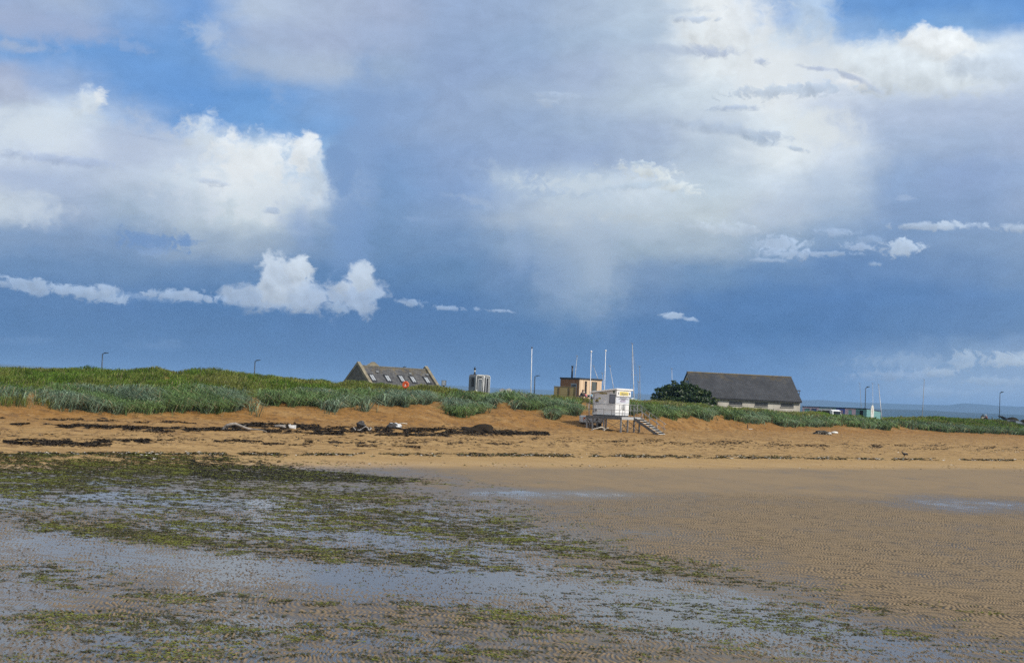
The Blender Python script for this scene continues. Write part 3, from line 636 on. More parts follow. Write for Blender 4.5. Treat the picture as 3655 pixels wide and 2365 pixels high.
# ------------------------------------------------------------------ dune grass, seaweed, wrack, bush
def make_grass():
    # candidates over the dune face and crest
    n = 830000
    t = RNG.uniform(-.47, .47, n); u = RNG.uniform(0, 1, n)
    Ds, zs = knots(t); Y = Ds[3]-7 + u*(Ds[5]+7-Ds[3]+7); X = t*Y
    s = dune_s(X, Y); Z = land_z(X, Y); PX, PY = proj(X, Y, Z)
    lo, clump, cl2 = grass_lo(X, Y, s, PX, PY)
    keep = RNG.uniform(0, 1, n) < sst(-.15, .50, lo)*(.35+.65*sst(.3, .55, cl2))
    # fewer where a pixel covers many blades
    keep &= RNG.uniform(0, 1, n) < np.clip((105/Y)**.5*.74, 0, 1)
    X, Y, Z, s, clump, cl2, PX = [a[keep] for a in (X, Y, Z, s, clump, cl2, PX)]
    n = len(X); g = lambda: RNG.uniform(0, 1, n)
    kind = s + .5*(clump-.5) + .35*(g()-.5)
    front = kind < np.where(PX > 1900, .55, .82)
    front &= ~((PX < 190) & (g() < .8))
    L = np.where(front, .62+.55*g(), .28+.38*g())*(.7+.6*clump)
    L = np.where(s > 1.75, L*.8, L)
    droop = np.where(front, 1.0+.9*g(), .5+.6*g())
    az = g()*2*np.pi; lean = np.where(front, .45+.75*g(), .2+.6*g())
    # the wind lays the blades over to the left of the beach
    dx = np.cos(az)*.8 + .40; dy = np.sin(az)*.8 - .35
    nn = np.hypot(dx, dy)+1e-6; dx, dy = dx/nn, dy/nn
    w = np.where(front, .047, .030)*(.7+.7*g())*(Y/110)
    fa = g()*2*np.pi; wx, wy = np.cos(fa), np.sin(fa)*.5
    P0 = np.stack([X, Y, Z-.05], 1)
    mid = P0 + np.stack([dx*L*lean*.45, dy*L*lean*.45, L*.72+.05], 1)
    tip = P0 + np.stack([dx*L*(lean*.45+droop*.55), dy*L*(lean*.45+droop*.55), L*(1.0-.55*lean)+.05], 1)
    W = np.stack([wx*w/2, wy*w/2, 0*w], 1)
    V = np.stack([P0-W, P0+W, mid+W*.9, mid-W*.9, tip+W*.25, tip-W*.25], 1)   # n,6,3
    # colours
    c = np.zeros((n, 3)); r1, r2 = g(), g()
    blue = np.array([.150,.215,.135])[None]*(.40+1.15*r1*r1+.3*cl2)[:, None] + np.array([.12,.135,.11])[None]*(r2 > .80)[:, None]  # some blades picked at random get painted sunlit highlights
    green = np.array([.120,.195,.026])[None]*(.45+.9*r1+.2*cl2)[:, None]
    olive = np.array([.205,.205,.055])[None]*(.7+.6*r1)[:, None]
    straw = np.array([.32,.27,.15])[None]*(.7+.5*r1)[:, None]
    big = fbm(X*.24, Y*.24, 75, 4)
    om = .8*sst(.50, .66, big+.25*(g()-.5)+.16*sst(1.5, 2, s)+.1*((PX > 1900) & (PX < 2900)))
    c = green*(1-om)[:, None] + olive*om[:, None]
    c = np.where((r2 < .06+.14*((PX > 1900) & (PX < 2800)))[:, None], straw, c)
    mixg = np.clip(sst(.48, .64, fbm(X*.33, Y*.33, 79, 3)+.10*(g()-.5))+.25*(PX > 1900), 0, .75)
    fgreen = np.array([.115,.185,.045])[None]*(.40+1.1*r1+.3*cl2)[:, None]
    c = np.where(front[:, None], blue*(1-mixg)[:, None]+fgreen*mixg[:, None], c)
    c = np.where((front & (r2 < .09))[:, None], straw*.9, c)
    c[:, :] *= 1.22*((1-.25*sst(3000, 3500, PX))*(.62+.80*fbm(X*1.1, Y*.8, 77, 3)))[:, None]
    blade_tone = np.array([.55, .55, 1, 1, 1.12, 1.12])    # each blade darker at its base, lighter at its tip
    CC_ = (c[:, None, :]*blade_tone[None, :, None])
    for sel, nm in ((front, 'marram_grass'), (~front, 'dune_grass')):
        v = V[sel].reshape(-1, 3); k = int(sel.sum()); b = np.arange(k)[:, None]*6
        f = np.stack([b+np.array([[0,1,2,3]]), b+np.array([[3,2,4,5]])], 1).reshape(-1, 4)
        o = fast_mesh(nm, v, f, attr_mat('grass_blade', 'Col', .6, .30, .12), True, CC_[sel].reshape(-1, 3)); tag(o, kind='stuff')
    # tall seed stalks along the skyline
    print('blades', n)
def flakes(name, P, size, C, m, lift=.015, flat=.45, asp=2.2):
    """small curled fronds lying on the ground"""
    n = len(P); g = lambda: RNG.uniform(0, 1, n)
    a = g()*np.pi*2; ca, sa = np.cos(a), np.sin(a); L = size*(.6+.8*g()); Wd = L/asp*(.6+.8*g())
    ax = np.stack([ca*L, sa*L, (g()-.5)*L*flat], 1); bx = np.stack([-sa*Wd, ca*Wd, (g()-.5)*Wd*flat*2.4], 1)
    c0 = P + np.stack([0*a, 0*a, lift*(.2+g())], 1)
    up = np.stack([0*a, 0*a, L*flat*.5*g()], 1)
    V = np.stack([c0-ax, c0-ax*.2+bx+up, c0+ax, c0+ax*.15-bx+up*.6], 1).reshape(-1, 3)
    f = np.arange(n*4).reshape(n, 4)
    o = fast_mesh(name, V, f, m, False, np.repeat(C, 4, 0)); return o
def make_weed():
    n = 2750000
    t = RNG.uniform(-.47, .47, n); Y = np.sqrt(11.5**2 + RNG.uniform(0, 1, n)*(64.0**2-11.5**2)); X = t*Y
    PX, PY = proj(X, Y, 0*X); bz = base_z(X, Y)
    thin = np.clip(26/Y, 0, 1)**.75
    w = field(PX, PY, WEED)
    big = fbm(X*.75, Y*.42, 81, 3); md = fbm(X*1.5, Y*1.9, 82, 3); fn = fbm(X*5.5, Y*8, 83, 2)
    v = .20*big+.30*md+.50*fn
    dens = sst(-.03, .16, v-.635+.36*np.minimum(w, .75))*np.clip(w*2.6, 0, 1)
    ok = (RNG.uniform(0, 1, n) < dens*.95) & (bz < .30) & (RNG.uniform(0, 1, n) < thin)
    # the edge of the mat towards the bare sand
    X, Y, PX, PY, big, md, w, bz = [a[ok] for a in (X, Y, PX, PY, big, md, w, bz)]
    Z = np.maximum(flat_level(X, Y, PX, PY)*(1-sst(.01,.25,bz)), -.004) + bz
    n = len(X); r = RNG.uniform(0, 1, n); q = RNG.uniform(0, 1, n)
    dark = np.array([.058,.060,.017]); olv = np.array([.080,.080,.022]); lime = np.array([.150,.165,.028]); brn = np.array([.085,.055,.024])
    tone = md + .35*(big-.5) + .25*(r-.5)
    c = np.where((tone > .63)[:, None], lime, np.where((tone > .50)[:, None], olv, dark))
    c = np.where((q < .10)[:, None], brn, c)*(.65+.7*RNG.uniform(0, 1, n))[:, None]
    edge = sst(1120, 1060, PY/S15)*0 + ((PY/S15 < 1118) & (PX/S15 > 440) & (r < .6))
    c = np.where(edge[:, None], np.array([.022,.020,.012])*(.6+.9*q)[:, None], c)
    P = np.stack([X, Y, Z], 1)
    o = flakes('green_seaweed', P, .025*(Y/20)**.66, c, attr_mat('seaweed', 'Col', .7, .12, .15), .010, .24)
    tag(o, kind='stuff'); print('weed', n)
    # worm casts and crumbs standing out of the water
    n = 60000; t = RNG.uniform(-.48, .48, n); Y = 12.0*np.exp(RNG.uniform(0, 1, n)**1.15*math.log(58/12.0)); X = t*Y
    PX, PY = proj(X, Y, 0*X); lv = flat_level(X, Y, PX, PY); bz = base_z(X, Y)
    ok = (bz < .02) & (RNG.uniform(0, 1, n) < .25+.75*sst(.008, -.008, lv)) & (RNG.uniform(0, 1, n) < sst(.35, .6, fbm(X*1.3, Y*.9, 87, 3)))
    X, Y, lv = X[ok], Y[ok], lv[ok]; n = len(X); h = (.010+.018*RNG.uniform(0, 1, n)**2); rr = .012+.022*RNG.uniform(0, 1, n)
    zb = np.minimum(lv, .0)-.004
    k = np.arange(5)*2*np.pi/5
    jit = RNG.uniform(.6, 1.4, (n, 5))
    ring = np.stack([X[:, None]+rr[:, None]*np.cos(k)[None]*jit, Y[:, None]+rr[:, None]*np.sin(k)[None]*jit, np.repeat(zb[:, None], 5, 1)], -1)
    top = np.stack([X+.4*rr*(RNG.uniform(0, 1, n)-.5), Y, np.maximum(zb, -.004)+h], -1)[:, None]
    V = np.concatenate([ring, top], 1).reshape(-1, 3); b = np.arange(n)[:, None]*6
    f = np.stack([b+np.array([[i, (i+1) % 5, 5]]) for i in range(5)], 1).reshape(-1, 3)
    c = np.array([.075,.055,.034])[None]*(.5+.9*RNG.uniform(0, 1, n))[:, None]
    o = fast_mesh('worm_casts', V, f, attr_mat('wet_crumb', 'Col', .6, 0, .4), False, np.repeat(c, 6, 0)); tag(o, kind='stuff')
def make_wrack():
    # bands of dark weed thrown up the beach: px, py along the band, half thickness, flakes, sparseness
    PXs, PYs, SZ = [], [], []
    def band(pts, half, n, breaks=.45, sz=.17, seed=1):
        pts = np.array(pts, float); x = RNG.uniform(pts[0, 0], pts[-1, 0], n)
        y = np.interp(x, pts[:, 0], pts[:, 1]); th = np.interp(x, pts[:, 0], pts[:, 2]) if pts.shape[1] > 2 else half
        y = y + RNG.normal(0, 1, n)*th*.46
        keep = fbm(x/46, y/7, 90+seed, 3) > breaks
        PXs.append(x[keep]); PYs.append(y[keep]); SZ.append(np.full(int(keep.sum()), sz))
    band([(1120,1534,9),(1240,1533,12),(1500,1538,12),(1720,1541,14),(1860,1545,8),(1960,1548,4)], 8, 12500, .33, .14, 1)
    band([(780,1526,3),(900,1514,9),(1000,1520,10),(1140,1528,10)], 8, 5200, .36, .15, 2)
    band([(760,1533,3),(1000,1540,4),(1150,1546,5),(1600,1556,4)], 5, 4200, .44, .15, 3)
    band([(40,1514,3),(200,1520,5),(420,1526,8),(560,1536,9),(800,1532,5)], 6, 5200, .45, .14, 4)
    band([(0,1492,3),(330,1500,4),(700,1510,3)], 4, 1500, .5, .12, 5)
    band([(240,1518,5),(620,1528,5),(1040,1537,5)], 5, 3800, .46, .13, 6)
    band([(15,1575,7),(60,1577,11),(300,1582,12),(480,1577,9),(560,1572,4)], 9, 9000, .40, .13, 7)
    band([(560,1574,6),(900,1572,6),(1300,1578,6),(1900,1586,5)], 6, 3600, .56, .12, 8)
    band([(880,1582,4),(1100,1586,6),(1500,1594,6)], 5, 1300, .56, .12, 9)
    band([(-20,1617,5),(500,1618,6),(1000,1620,6),(1827,1624,6),(2500,1631,5),(3000,1636,5),(3670,1642,4)], 4, 11500, .40, .11, 10)
    band([(1500,1617,3),(2100,1621,4),(3000,1630,4)], 4, 1500, .55, .11, 11)
    band([(1900,1570,10),(2500,1580,12),(3660,1600,10)], 14, 4600, .54, .13, 12)
    band([(0,1560,26),(1200,1570,26),(2200,1582,22),(3660,1602,18)], 25, 5500, .53, .11, 13)
    band([(1200,1652,10),(2400,1668,12),(3660,1670,10)], 10, 420, .5, .10, 14)
    band([(300,1630,3),(700,1640,6),(1000,1648,4)], 5, 900, .5, .11, 15)
    PX = np.concatenate(PXs); PY = np.concatenate(PYs); SZ_ = np.concatenate(SZ)
    P = drop_many(PX, PY)
    n = len(P); r = RNG.uniform(0, 1, n)
    c = np.array([.034,.026,.018])[None]*(.5+1.1*r)[:, None]
    c = np.where((RNG.uniform(0, 1, n) < .06)[:, None], np.array([.16,.12,.07]), c)
    low = PY > 1608
    c = np.where((low & (RNG.uniform(0, 1, n) < .4))[:, None], np.array([.06,.065,.02]), c)
    c = np.where((low & (RNG.uniform(0, 1, n) < .12))[:, None], np.array([.5,.47,.42]), c)
    o = flakes('washed_up_seaweed', P, SZ_*.85*(P[:, 1]/85)**.5, c, attr_mat('wrack', 'Col', .9, 0, .1), .02, .45, 3.0)
    tag(o, kind='stuff'); print('wrack', n)
make_grass(); make_weed(); make_wrack()
def make_bush():
    D = 166.0; base = at(2440, 1440, D); gz = z_at(base.x, base.y)
    t = thing('sycamore_bush', 'broad dark green wind-bent bush in front of the left gable of the slate roofed hall', 'bush', (base.x, base.y, gz))
    k = D/F
    lumps = [(2350,1425,26,16),(2378,1405,36,24),(2412,1390,34,24),(2440,1388,32,22),(2470,1402,40,26),(2430,1420,70,26),(2492,1425,42,22),(2520,1410,20,16),(2535,1432,26,12),(2335,1432,14,8),(2395,1428,50,20),(2460,1378,16,10),(2368,1388,12,8)]
    m = MB(); rr = random.Random(4)
    for px, py, rx, ry in lumps:
        c = at(px, py, D); loc = Vector(c)-Vector((base.x, base.y, gz))
        foot = Vector((rr.uniform(-.35,.35), rr.uniform(-.2,.2), -.2))
        midp = foot.lerp(loc, .5)+Vector((rr.uniform(-.3,.3), rr.uniform(-.2,.3), .15))
        m.tube([foot, midp, loc], [.11, .07, .025], 6)
    m.build('trunk', mat('bark', (.06,.05,.04), .9, 0, .3, 6), t)
    V, Cc = [], []
    for i, (px, py, rx, ry) in enumerate(lumps):
        c = np.array(at(px, py, D)) - np.array([base.x, base.y, gz]); n = int(1.8*rx*ry)
        d = RNG.normal(0, 1, (n, 3)); d /= np.linalg.norm(d, axis=1)[:, None]; q = RNG.uniform(.35, 1, n)**.5
        # sprays: leaves gather round a few twig ends
        tw = RNG.normal(0, 1, (max(5, n//34), 3)); tw /= np.linalg.norm(tw, axis=1)[:, None]; tw *= RNG.uniform(.55, 1.28, len(tw))[:, None]
        pick = RNG.integers(0, len(tw), n); pos = tw[pick] + d*(.26*q)[:, None]
        p = c + pos*np.array([rx*k, rx*k*.8, ry*k])[None]
        L = RNG.uniform(.09, .17, n); a = RNG.normal(0, 1, (n, 3)); a /= np.linalg.norm(a, axis=1)[:, None]
        b = np.cross(a, RNG.normal(0, 1, (n, 3))); b /= np.linalg.norm(b, axis=1)[:, None]
        V.append(np.stack([p-a*L[:, None], p+b*L[:, None]*.6, p+a*L[:, None], p-b*L[:, None]*.6], 1))
        base_c = np.array([.030,.060,.014])[None]*(.5+.9*RNG.uniform(0, 1, n))[:, None]
        base_c = np.where((RNG.uniform(0, 1, len(tw))[pick] < .22)[:, None], np.array([.075,.105,.022]), base_c)
        Cc.append(base_c)
    V = np.concatenate(V); n = len(V); C = np.repeat(np.concatenate(Cc), 4, 0)
    fast_mesh('crown', V.reshape(-1, 3), np.arange(n*4).reshape(n, 4), attr_mat('leaf', 'Col', .5, .2, .4), False, C, parent=t)
make_bush()
# ------------------------------------------------------------------ the lifeguard station
PAINT = mat('white_panel', (.80,.80,.80), .35, 0, .03, 1.5)
GALV = mat('galvanised_steel', (.30,.31,.32), .5, .55, .12, 5)
DARKSTEEL = mat('weathered_steel', (.14,.145,.15), .6, .4, .15, 5)
YEL = mat('sign_yellow', (.66,.54,.14), .5, 0, .05)
INK = mat('lettering_dark', (.05,.05,.07), .7)
GREYINK = mat('lettering_grey', (.22,.24,.28), .7)
GLASS = mat('dark_glass', (.015,.018,.02), .08, 0, .05)
DHUT = 117.0
def panelx(fr, m, x0, x1, z0, z1, out=.02, back=0.0):      # plate on the right-hand face (local y = 0)
    m.box(x0, x1, -out, -back, z0, z1); return m
def panely(fr, m, y0, y1, z0, z1, out=.02, back=0.0):      # plate on the left-hand face (local x = 0)
    m.box(-out, -back, y0, y1, z0, z1); return m
def make_station():
    K = at(2195.6, 1484, DHUT); fr = Frame(K, R(58)); z0 = K.z
    Lx = fr.onx(2244, 1484)[0]; Ly = fr.ony(2114, 1479)[0]
    zt = at(2195.6, 1392, DHUT).z - z0; ztl = fr.ony(2114.5, 1401)[1] - z0
    t = thing('lifeguard_hut', 'white lifeguard hut with sloping roof and yellow signs standing on a steel platform', 'hut', (K.x, K.y, z0), fr.b)
    hy = lambda y: zt + (ztl-zt)*y/Ly
    split = fr.onx(2196, 1409)[1]-z0      # head of the front wall, above the banner
    w = MB(); w.prism([(0,.06),(Ly,.06),(Ly,hy(Ly)),(0,zt)], 'x', 0, Lx)
    w.build('wall', PAINT, t, .02)
    b = MB(); b.box(.03, Lx-.03, .03, Ly-.03, -.02, .059); b.build('base_frame', mat('black_rubber', (.03,.03,.035), .7), t)
    r = MB(); ov = .38
    zz = lambda y: zt + .02 + (ztl-zt)*y/Ly
    r.prism([(-.14, zz(-.14)), (Ly+.14, zz(Ly+.14)), (Ly+.14, zz(Ly+.14)+.11), (-.14, zz(-.14)+.13)], 'x', -.16, Lx+ov)
    r.build('roof', mat('white_roof', (.84,.84,.83), .4, 0, .03), t, .01)
    def X(px, py): q = fr.onx(px, py); return q[0], q[1]-z0
    def Yq(px, py): q = fr.ony(px, py); return q[0], q[1]-z0
    # front: deep white head with the yellow sign, banner below
    x0, _ = X(2198, 1408); x1, _ = X(2245, 1410)
    h = MB(); h.box(-.03, Lx+.05, -.10, -.002, zt-.50, zt-.02); h.build('head_panel', PAINT, t, .015)
    a = X(2208.5, 1393); c = X(2239, 1406)
    sx0, sx1, sz0, sz1 = a[0], c[0], zt-.40, zt-.09
    s = MB(); s.box(sx0, sx1, -.118, -.102, sz0, sz1); sg = s.build('sign', YEL, t); 
    text_part('lettering', 'Lifeguards', .29, GREYINK, sg, ((sx0+sx1)/2, -.122, (sz0+sz1)/2-.02), (R(90), 0, 0))
    for xx in (sx0-.22, sx1+.20):
        e = MB(); e.blob((xx, -.11, (sz0+sz1)/2), (.075, .02, .12), 3, .02, 12, 6); e.build('emblem', mat('emblem_grey', (.10,.10,.09), .6), t)
    bz1 = zt-.52; bz0 = X(2220, 1438)[1]
    bn = MB(); nseg = 8
    for i in range(nseg):     # the banner sags a little and its lower corner is creased
        xa, xb = .03+(Lx-.06)*i/nseg, .03+(Lx-.06)*(i+1)/nseg
        da, db = .02+.012*math.sin(i*1.1), .02+.012*math.sin((i+1)*1.1)
        la, lb = bz0+.05*math.sin(i*.9)*(i > 4), bz0+.05*math.sin((i+1)*.9)*(i+1 > 4)
        bn.quad_hull([(xa,-da,la),(xb,-db,lb),(xb,-.004,lb),(xa,-.004,la),(xa,-.012,bz1),(xb,-.012,bz1),(xb,-.004,bz1),(xa,-.004,bz1)])
    bo = bn.build('banner', mat('vinyl_banner', (.60,.63,.70), .45, 0, .05, 2), t)
    # rows of lettering, too small to read from the water's edge
    tm = mat('banner_ink', (.25,.25,.30), .7); tm2 = mat('banner_ink_violet', (.40,.32,.45), .7); rr = random.Random(3)
    for row, (wid, zc, mm, hh) in enumerate(((.42,.74,tm,.06),(.62,.60,tm,.06),(.26,.45,tm,.06),(.44,.30,tm2,.05),(.36,.20,tm2,.05))):
        zc = bz0+(bz1-bz0)*zc; x = Lx*(.5-wid/2)
        while x < Lx*(.5+wid/2):      # one mesh for each word
            l = MB()
            for _ in range(rr.randint(3, 6)):
                wl = rr.uniform(.025,.05); l.box(x, x+wl, -.036, -.033, zc, zc+hh*rr.uniform(.8,1.2)); x += wl+.012
            l.build('lettering', mm, bo); x += .06
    # side: corner window with a notice inside, yellow name board, stickers, small shelf
    wy1 = Yq(2175, 1425)[0]; wz1 = Yq(2190, 1407)[1]; wz0 = Yq(2190, 1439)[1]
    f = MB(); f.box(-.025, -.001, .03, wy1, wz0, wz1); fo = f.build('window', mat('window_frame_dark', (.09,.10,.12), .5), t)
    g = MB(); g.box(-.034, -.026, .09, wy1-.07, wz0+.05, wz1-.05); g.build('pane', mat('notice_grey', (.20,.21,.26), .25, 0, .1, 2), fo)
    a = Yq(2141, 1399); c = Yq(2167, 1405)
    s = MB(); s.box(-.02, -.001, c[0], a[0], c[1]-.02, a[1]-.02); sg = s.build('name_board', YEL, t)
    text_part('lettering', 'Lifeguards', .17, INK, sg, (-.024, (a[0]+c[0])/2, (a[1]+c[1])/2-.02), (R(90), 0, R(-90)))
    a = Yq(2189, 1393.5); c = Yq(2194, 1403)
    s = MB(); s.box(-.02, -.001, c[0], a[0], c[1], a[1]); s.build('green_notice', mat('notice_green', (.05,.10,.07), .5), t)
    a = Yq(2126, 1424); c = Yq(2136, 1434)
    s = MB(); s.box(-.016, -.001, c[0], a[0], c[1]+.08, a[1]); so_ = s.build('warning_sticker', YEL, t)
    s = MB(); s.box(-.018, -.002, c[0], a[0], c[1]-.02, c[1]+.079); s.build('black_band', INK, so_)
    s = MB(); s.blob((-.017,(a[0]+c[0])/2, (c[1]+a[1])/2+.05), (.004,.07,.07), 2, .1, 10, 6); s.build('warning_symbol', INK, so_)
    a = Yq(2136.5, 1418); c = Yq(2144, 1423.5)
    s = MB(); s.box(-.016, -.001, c[0], a[0], c[1], a[1]); s.build('small_sticker', mat('sticker_olive', (.42,.36,.02), .5), t)
    s = MB(); s.box(-.016, -.001, Yq(2135,1420)[0], Yq(2127,1420)[0], Yq(2131,1422.5)[1], Yq(2131,1420)[1]); s.build('small_sticker', mat('sticker_violet', (.30,.24,.34), .5), t)
    a = Yq(2117, 1455); c = Yq(2132, 1465)
    s = MB(); s.box(-.02, -.001, c[0], a[0], c[1], a[1]); ho = s.build('hatch', mat('hatch_white', (.72,.72,.72), .4), t, .006)
    s = MB(); s.box(-.06, -.02, c[0]+.04, c[0]+.18, c[1]+.0, c[1]+.13); s.build('vent', DARKSTEEL, ho)
    s = MB(); s.tube([(-.05, Ly-.10, .2), (-.05, Ly-.10, ztl-.1)], .03, 8); s.build('drain_pipe', GALV, t)
    s = MB(); s.blob((Lx+.25, .1, zt-.07), (.09,.09,.06), 1, .05, 10, 6); s.build('flood_light', mat('lamp_black', (.02,.02,.03), .4), t)
    # ---------------- platform
    P = at(2218, 1488, DHUT-.9); fp = Frame(P, R(58)); dz = z0-.03
    gz = z_at(P.x, P.y)
    pl = thing('steel_platform', 'grey steel platform on braced legs with railings and steps, under the white hut', 'platform', (P.x, P.y, gz), fp.b)
    H = dz-gz; PX_ = fp.onx(2295, 1490)[0]*.88; PY_ = fp.ony(2093, 1484)[0]
    d = MB(); d.box(0, PX_, 0, PY_, H-.06, H); d.build('deck', GALV, pl)
    e = MB(); e.box(-.02, PX_+.02, -.05, -.001, H-.24, H-.02); e.build('front_beam', mat('pale_steel', (.55,.56,.57), .45, .3, .1, 3), pl)
    e = MB(); e.box(-.05, -.001, -.05, PY_+.02, H-.24, H-.02); e.box(PX_+.001, PX_+.05, -.05, PY_, H-.24, H-.02); e.box(0, PX_, PY_+.001, PY_+.05, H-.24, H-.02); e.build('side_beam', DARKSTEEL, pl)
    legs = [(.05,.05),(PX_-.05,.05),(.05,PY_-.05),(PX_-.05,PY_-.05),(.05,PY_*.5),(PX_*.36,.05),(PX_*.7,.05),(PX_*.5,PY_-.1),(.05,PY_*.82)]
    for x, y in legs:
        wp = fp.K + fp.x*x + fp.y*y; lz = z_at(wp.x, wp.y)-gz-.15
        m = MB(); m.box(x-.055, x+.055, y-.055, y+.055, lz, H-.24); m.build('leg', GALV, pl)
    for a_, b_ in (((.05,.05),(.05,PY_*.5)),((.05,PY_*.5),(.05,PY_-.05)),((.05,PY_-.05),(PX_*.5,PY_-.1)),((PX_*.36,.05),(PX_-.05,.05)),((.05,.05),(PX_*.36,.05)),((PX_-.05,.05),(PX_-.05,PY_-.05))):
        for z1_, z2_ in ((.12, H-.3), (H-.3, .12)):
            m = MB(); m.bar((a_[0],a_[1],z1_), (b_[0],b_[1],z2_), .045, .02); m.build('brace', DARKSTEEL, pl)
    def rail(pts, posts, name):
        m = MB()
        for h_ in (1.0, .54): m.tube([(x, y, H+h_) for x, y in pts], .024, 6)
        for x, y in posts: m.tube([(x, y, H-.05), (x, y, H+1.0)], .024, 6)
        for x, y in (pts[0], pts[-1]): m.tube([(x, y, H+.54), (x, y, H+1.0)], .024, 6)
        m.build(name, GALV, pl)
    rail([(-.02, PY_), (-.02, .04)], [(-.02, PY_*k) for k in (.06,.28,.50,.72,.94)], 'side_railing')
    rail([(.10,-.02), (.30,-.02)], [(.18,-.02)], 'gate_railing')
    rail([(.40,-.02), (PX_,-.02)], [(.55,-.02),(PX_*.45,-.02),(PX_*.62,-.02),(PX_*.8,-.02)], 'front_railing')
    rail([(PX_,PY_), (-.02,PY_)], [(PX_*k,PY_) for k in (.1,.4,.7)], 'back_railing')
    # steps run down off the right side, towards the water
    # local direction away from the left-hand face is -y; they leave the front edge at the far right
    sx0, sx1 = PX_-1.30, PX_-.05
    run, n = 2.35, 8
    wp = fp.K + fp.x*((sx0+sx1)/2) - fp.y*run; sz = z_at(wp.x, wp.y)-gz
    for sx in (sx0, sx1):
        m = MB(); m.prism([(-.05, H-.26), (-.05, H-.02), (-run, sz+.06), (-run, sz-.20)], 'x', sx-.02, sx+.02); m.build('stringer', DARKSTEEL, pl)
    for i in range(n):
        k = (i+.7)/n; y = -run*k; z = H + (sz-H)*k
        m = MB(); m.box(sx0+.021, sx1-.021, y-.13, y+.12, z-.02, z+.02); m.build('tread', mat('pale_tread', (.62,.62,.60), .6), pl)
    for sx in (sx0-.03, sx1+.03):
        m = MB()
        for h_ in (.95, .5): m.tube([(sx, -.02, H+h_), (sx, -run*.95, sz+h_), (sx, -run*1.03, sz+h_-.1)], .02, 6)
        for k in (.05,.35,.65,.95): m.tube([(sx, -run*k, H+(sz-H)*k), (sx, -run*k, H+(sz-H)*k+.95)], .02, 6)
        m.build('step_railing', GALV, pl)
    # ---------------- tank behind the legs
    c = at(2072, 1512, 120.5); fb = Frame(c, R(4)); tz = z_at(c.x, c.y)
    L = fb.onx(2153, 1500)[0]; zb = at(2072, 1513, 120.5).z-tz; ztp = at(2072, 1481.5, 120.5).z-tz
    tk = thing('storage_tank', 'white round-edged tank with an orange sticker on blocks behind the platform legs', 'tank', (c.x, c.y, tz), fb.b)
    m = MB(); m.box(0, L, 0, 1.2, max(zb, .12), ztp); m.build('body', mat('tank_white', (.74,.74,.73), .4, 0, .06, 2), tk, .13)
    for xx in (.15, L-.5):
        m = MB(); m.box(xx+.1, xx+.4, .15, 1.0, -.3, max(zb, .12)+.002); m.build('support_block', mat('dark_block', (.05,.045,.04), .9), tk)
    m = MB(); m.box(.22, .40, -.012, -.002, ztp-.42, ztp-.14); st = m.build('sticker', mat('sticker_orange', (.70,.18,.03), .5), tk)
    m = MB(); m.box(.25, .37, -.016, -.0125, ztp-.40, ztp-.30); m.build('sticker_panel', PAINT, st)
    # ---------------- flag pole at the back corner, one beyond
    for top, foot, D, lab, rad in (((2110.5,1256),(2104,1500),119.5,'white flagpole at the left corner of the lifeguard hut, in front of the timber cabin',.036),
                              ((2162,1253),(2157,1440),121.5,'white flagpole rising from behind the middle of the lifeguard hut roof',.036),
                              ((1898.5,1242),(1895,1408),134,'tallest white flagpole, alone on the dune between the silver cabin and the timber cabin',.045)):
        a = at(*top, D); b = at(*foot, D); gz_ = z_at(b.x, b.y)
        o = thing('flagpole', lab, 'flagpole', (b.x, b.y, gz_), 0, 'white flagpoles')
        tp = Vector((a.x-b.x, a.y-b.y, a.z-gz_))
        m = MB(); m.tube([(0,0,-.3), tp*.5, tp], [rad, rad*.85, rad*.6], 8); m.build('pole', mat('white_pole', (.80,.80,.80), .35), o)
        m = MB(); m.blob(tp+Vector((0,0,.05)), (.08,.08,.08), 2, .02, 8, 6); m.build('finial', mat('pole_cap', (.06,.06,.07), .5) if D > 130 else mat('white_pole', (.8,.8,.8)), o)
make_station()

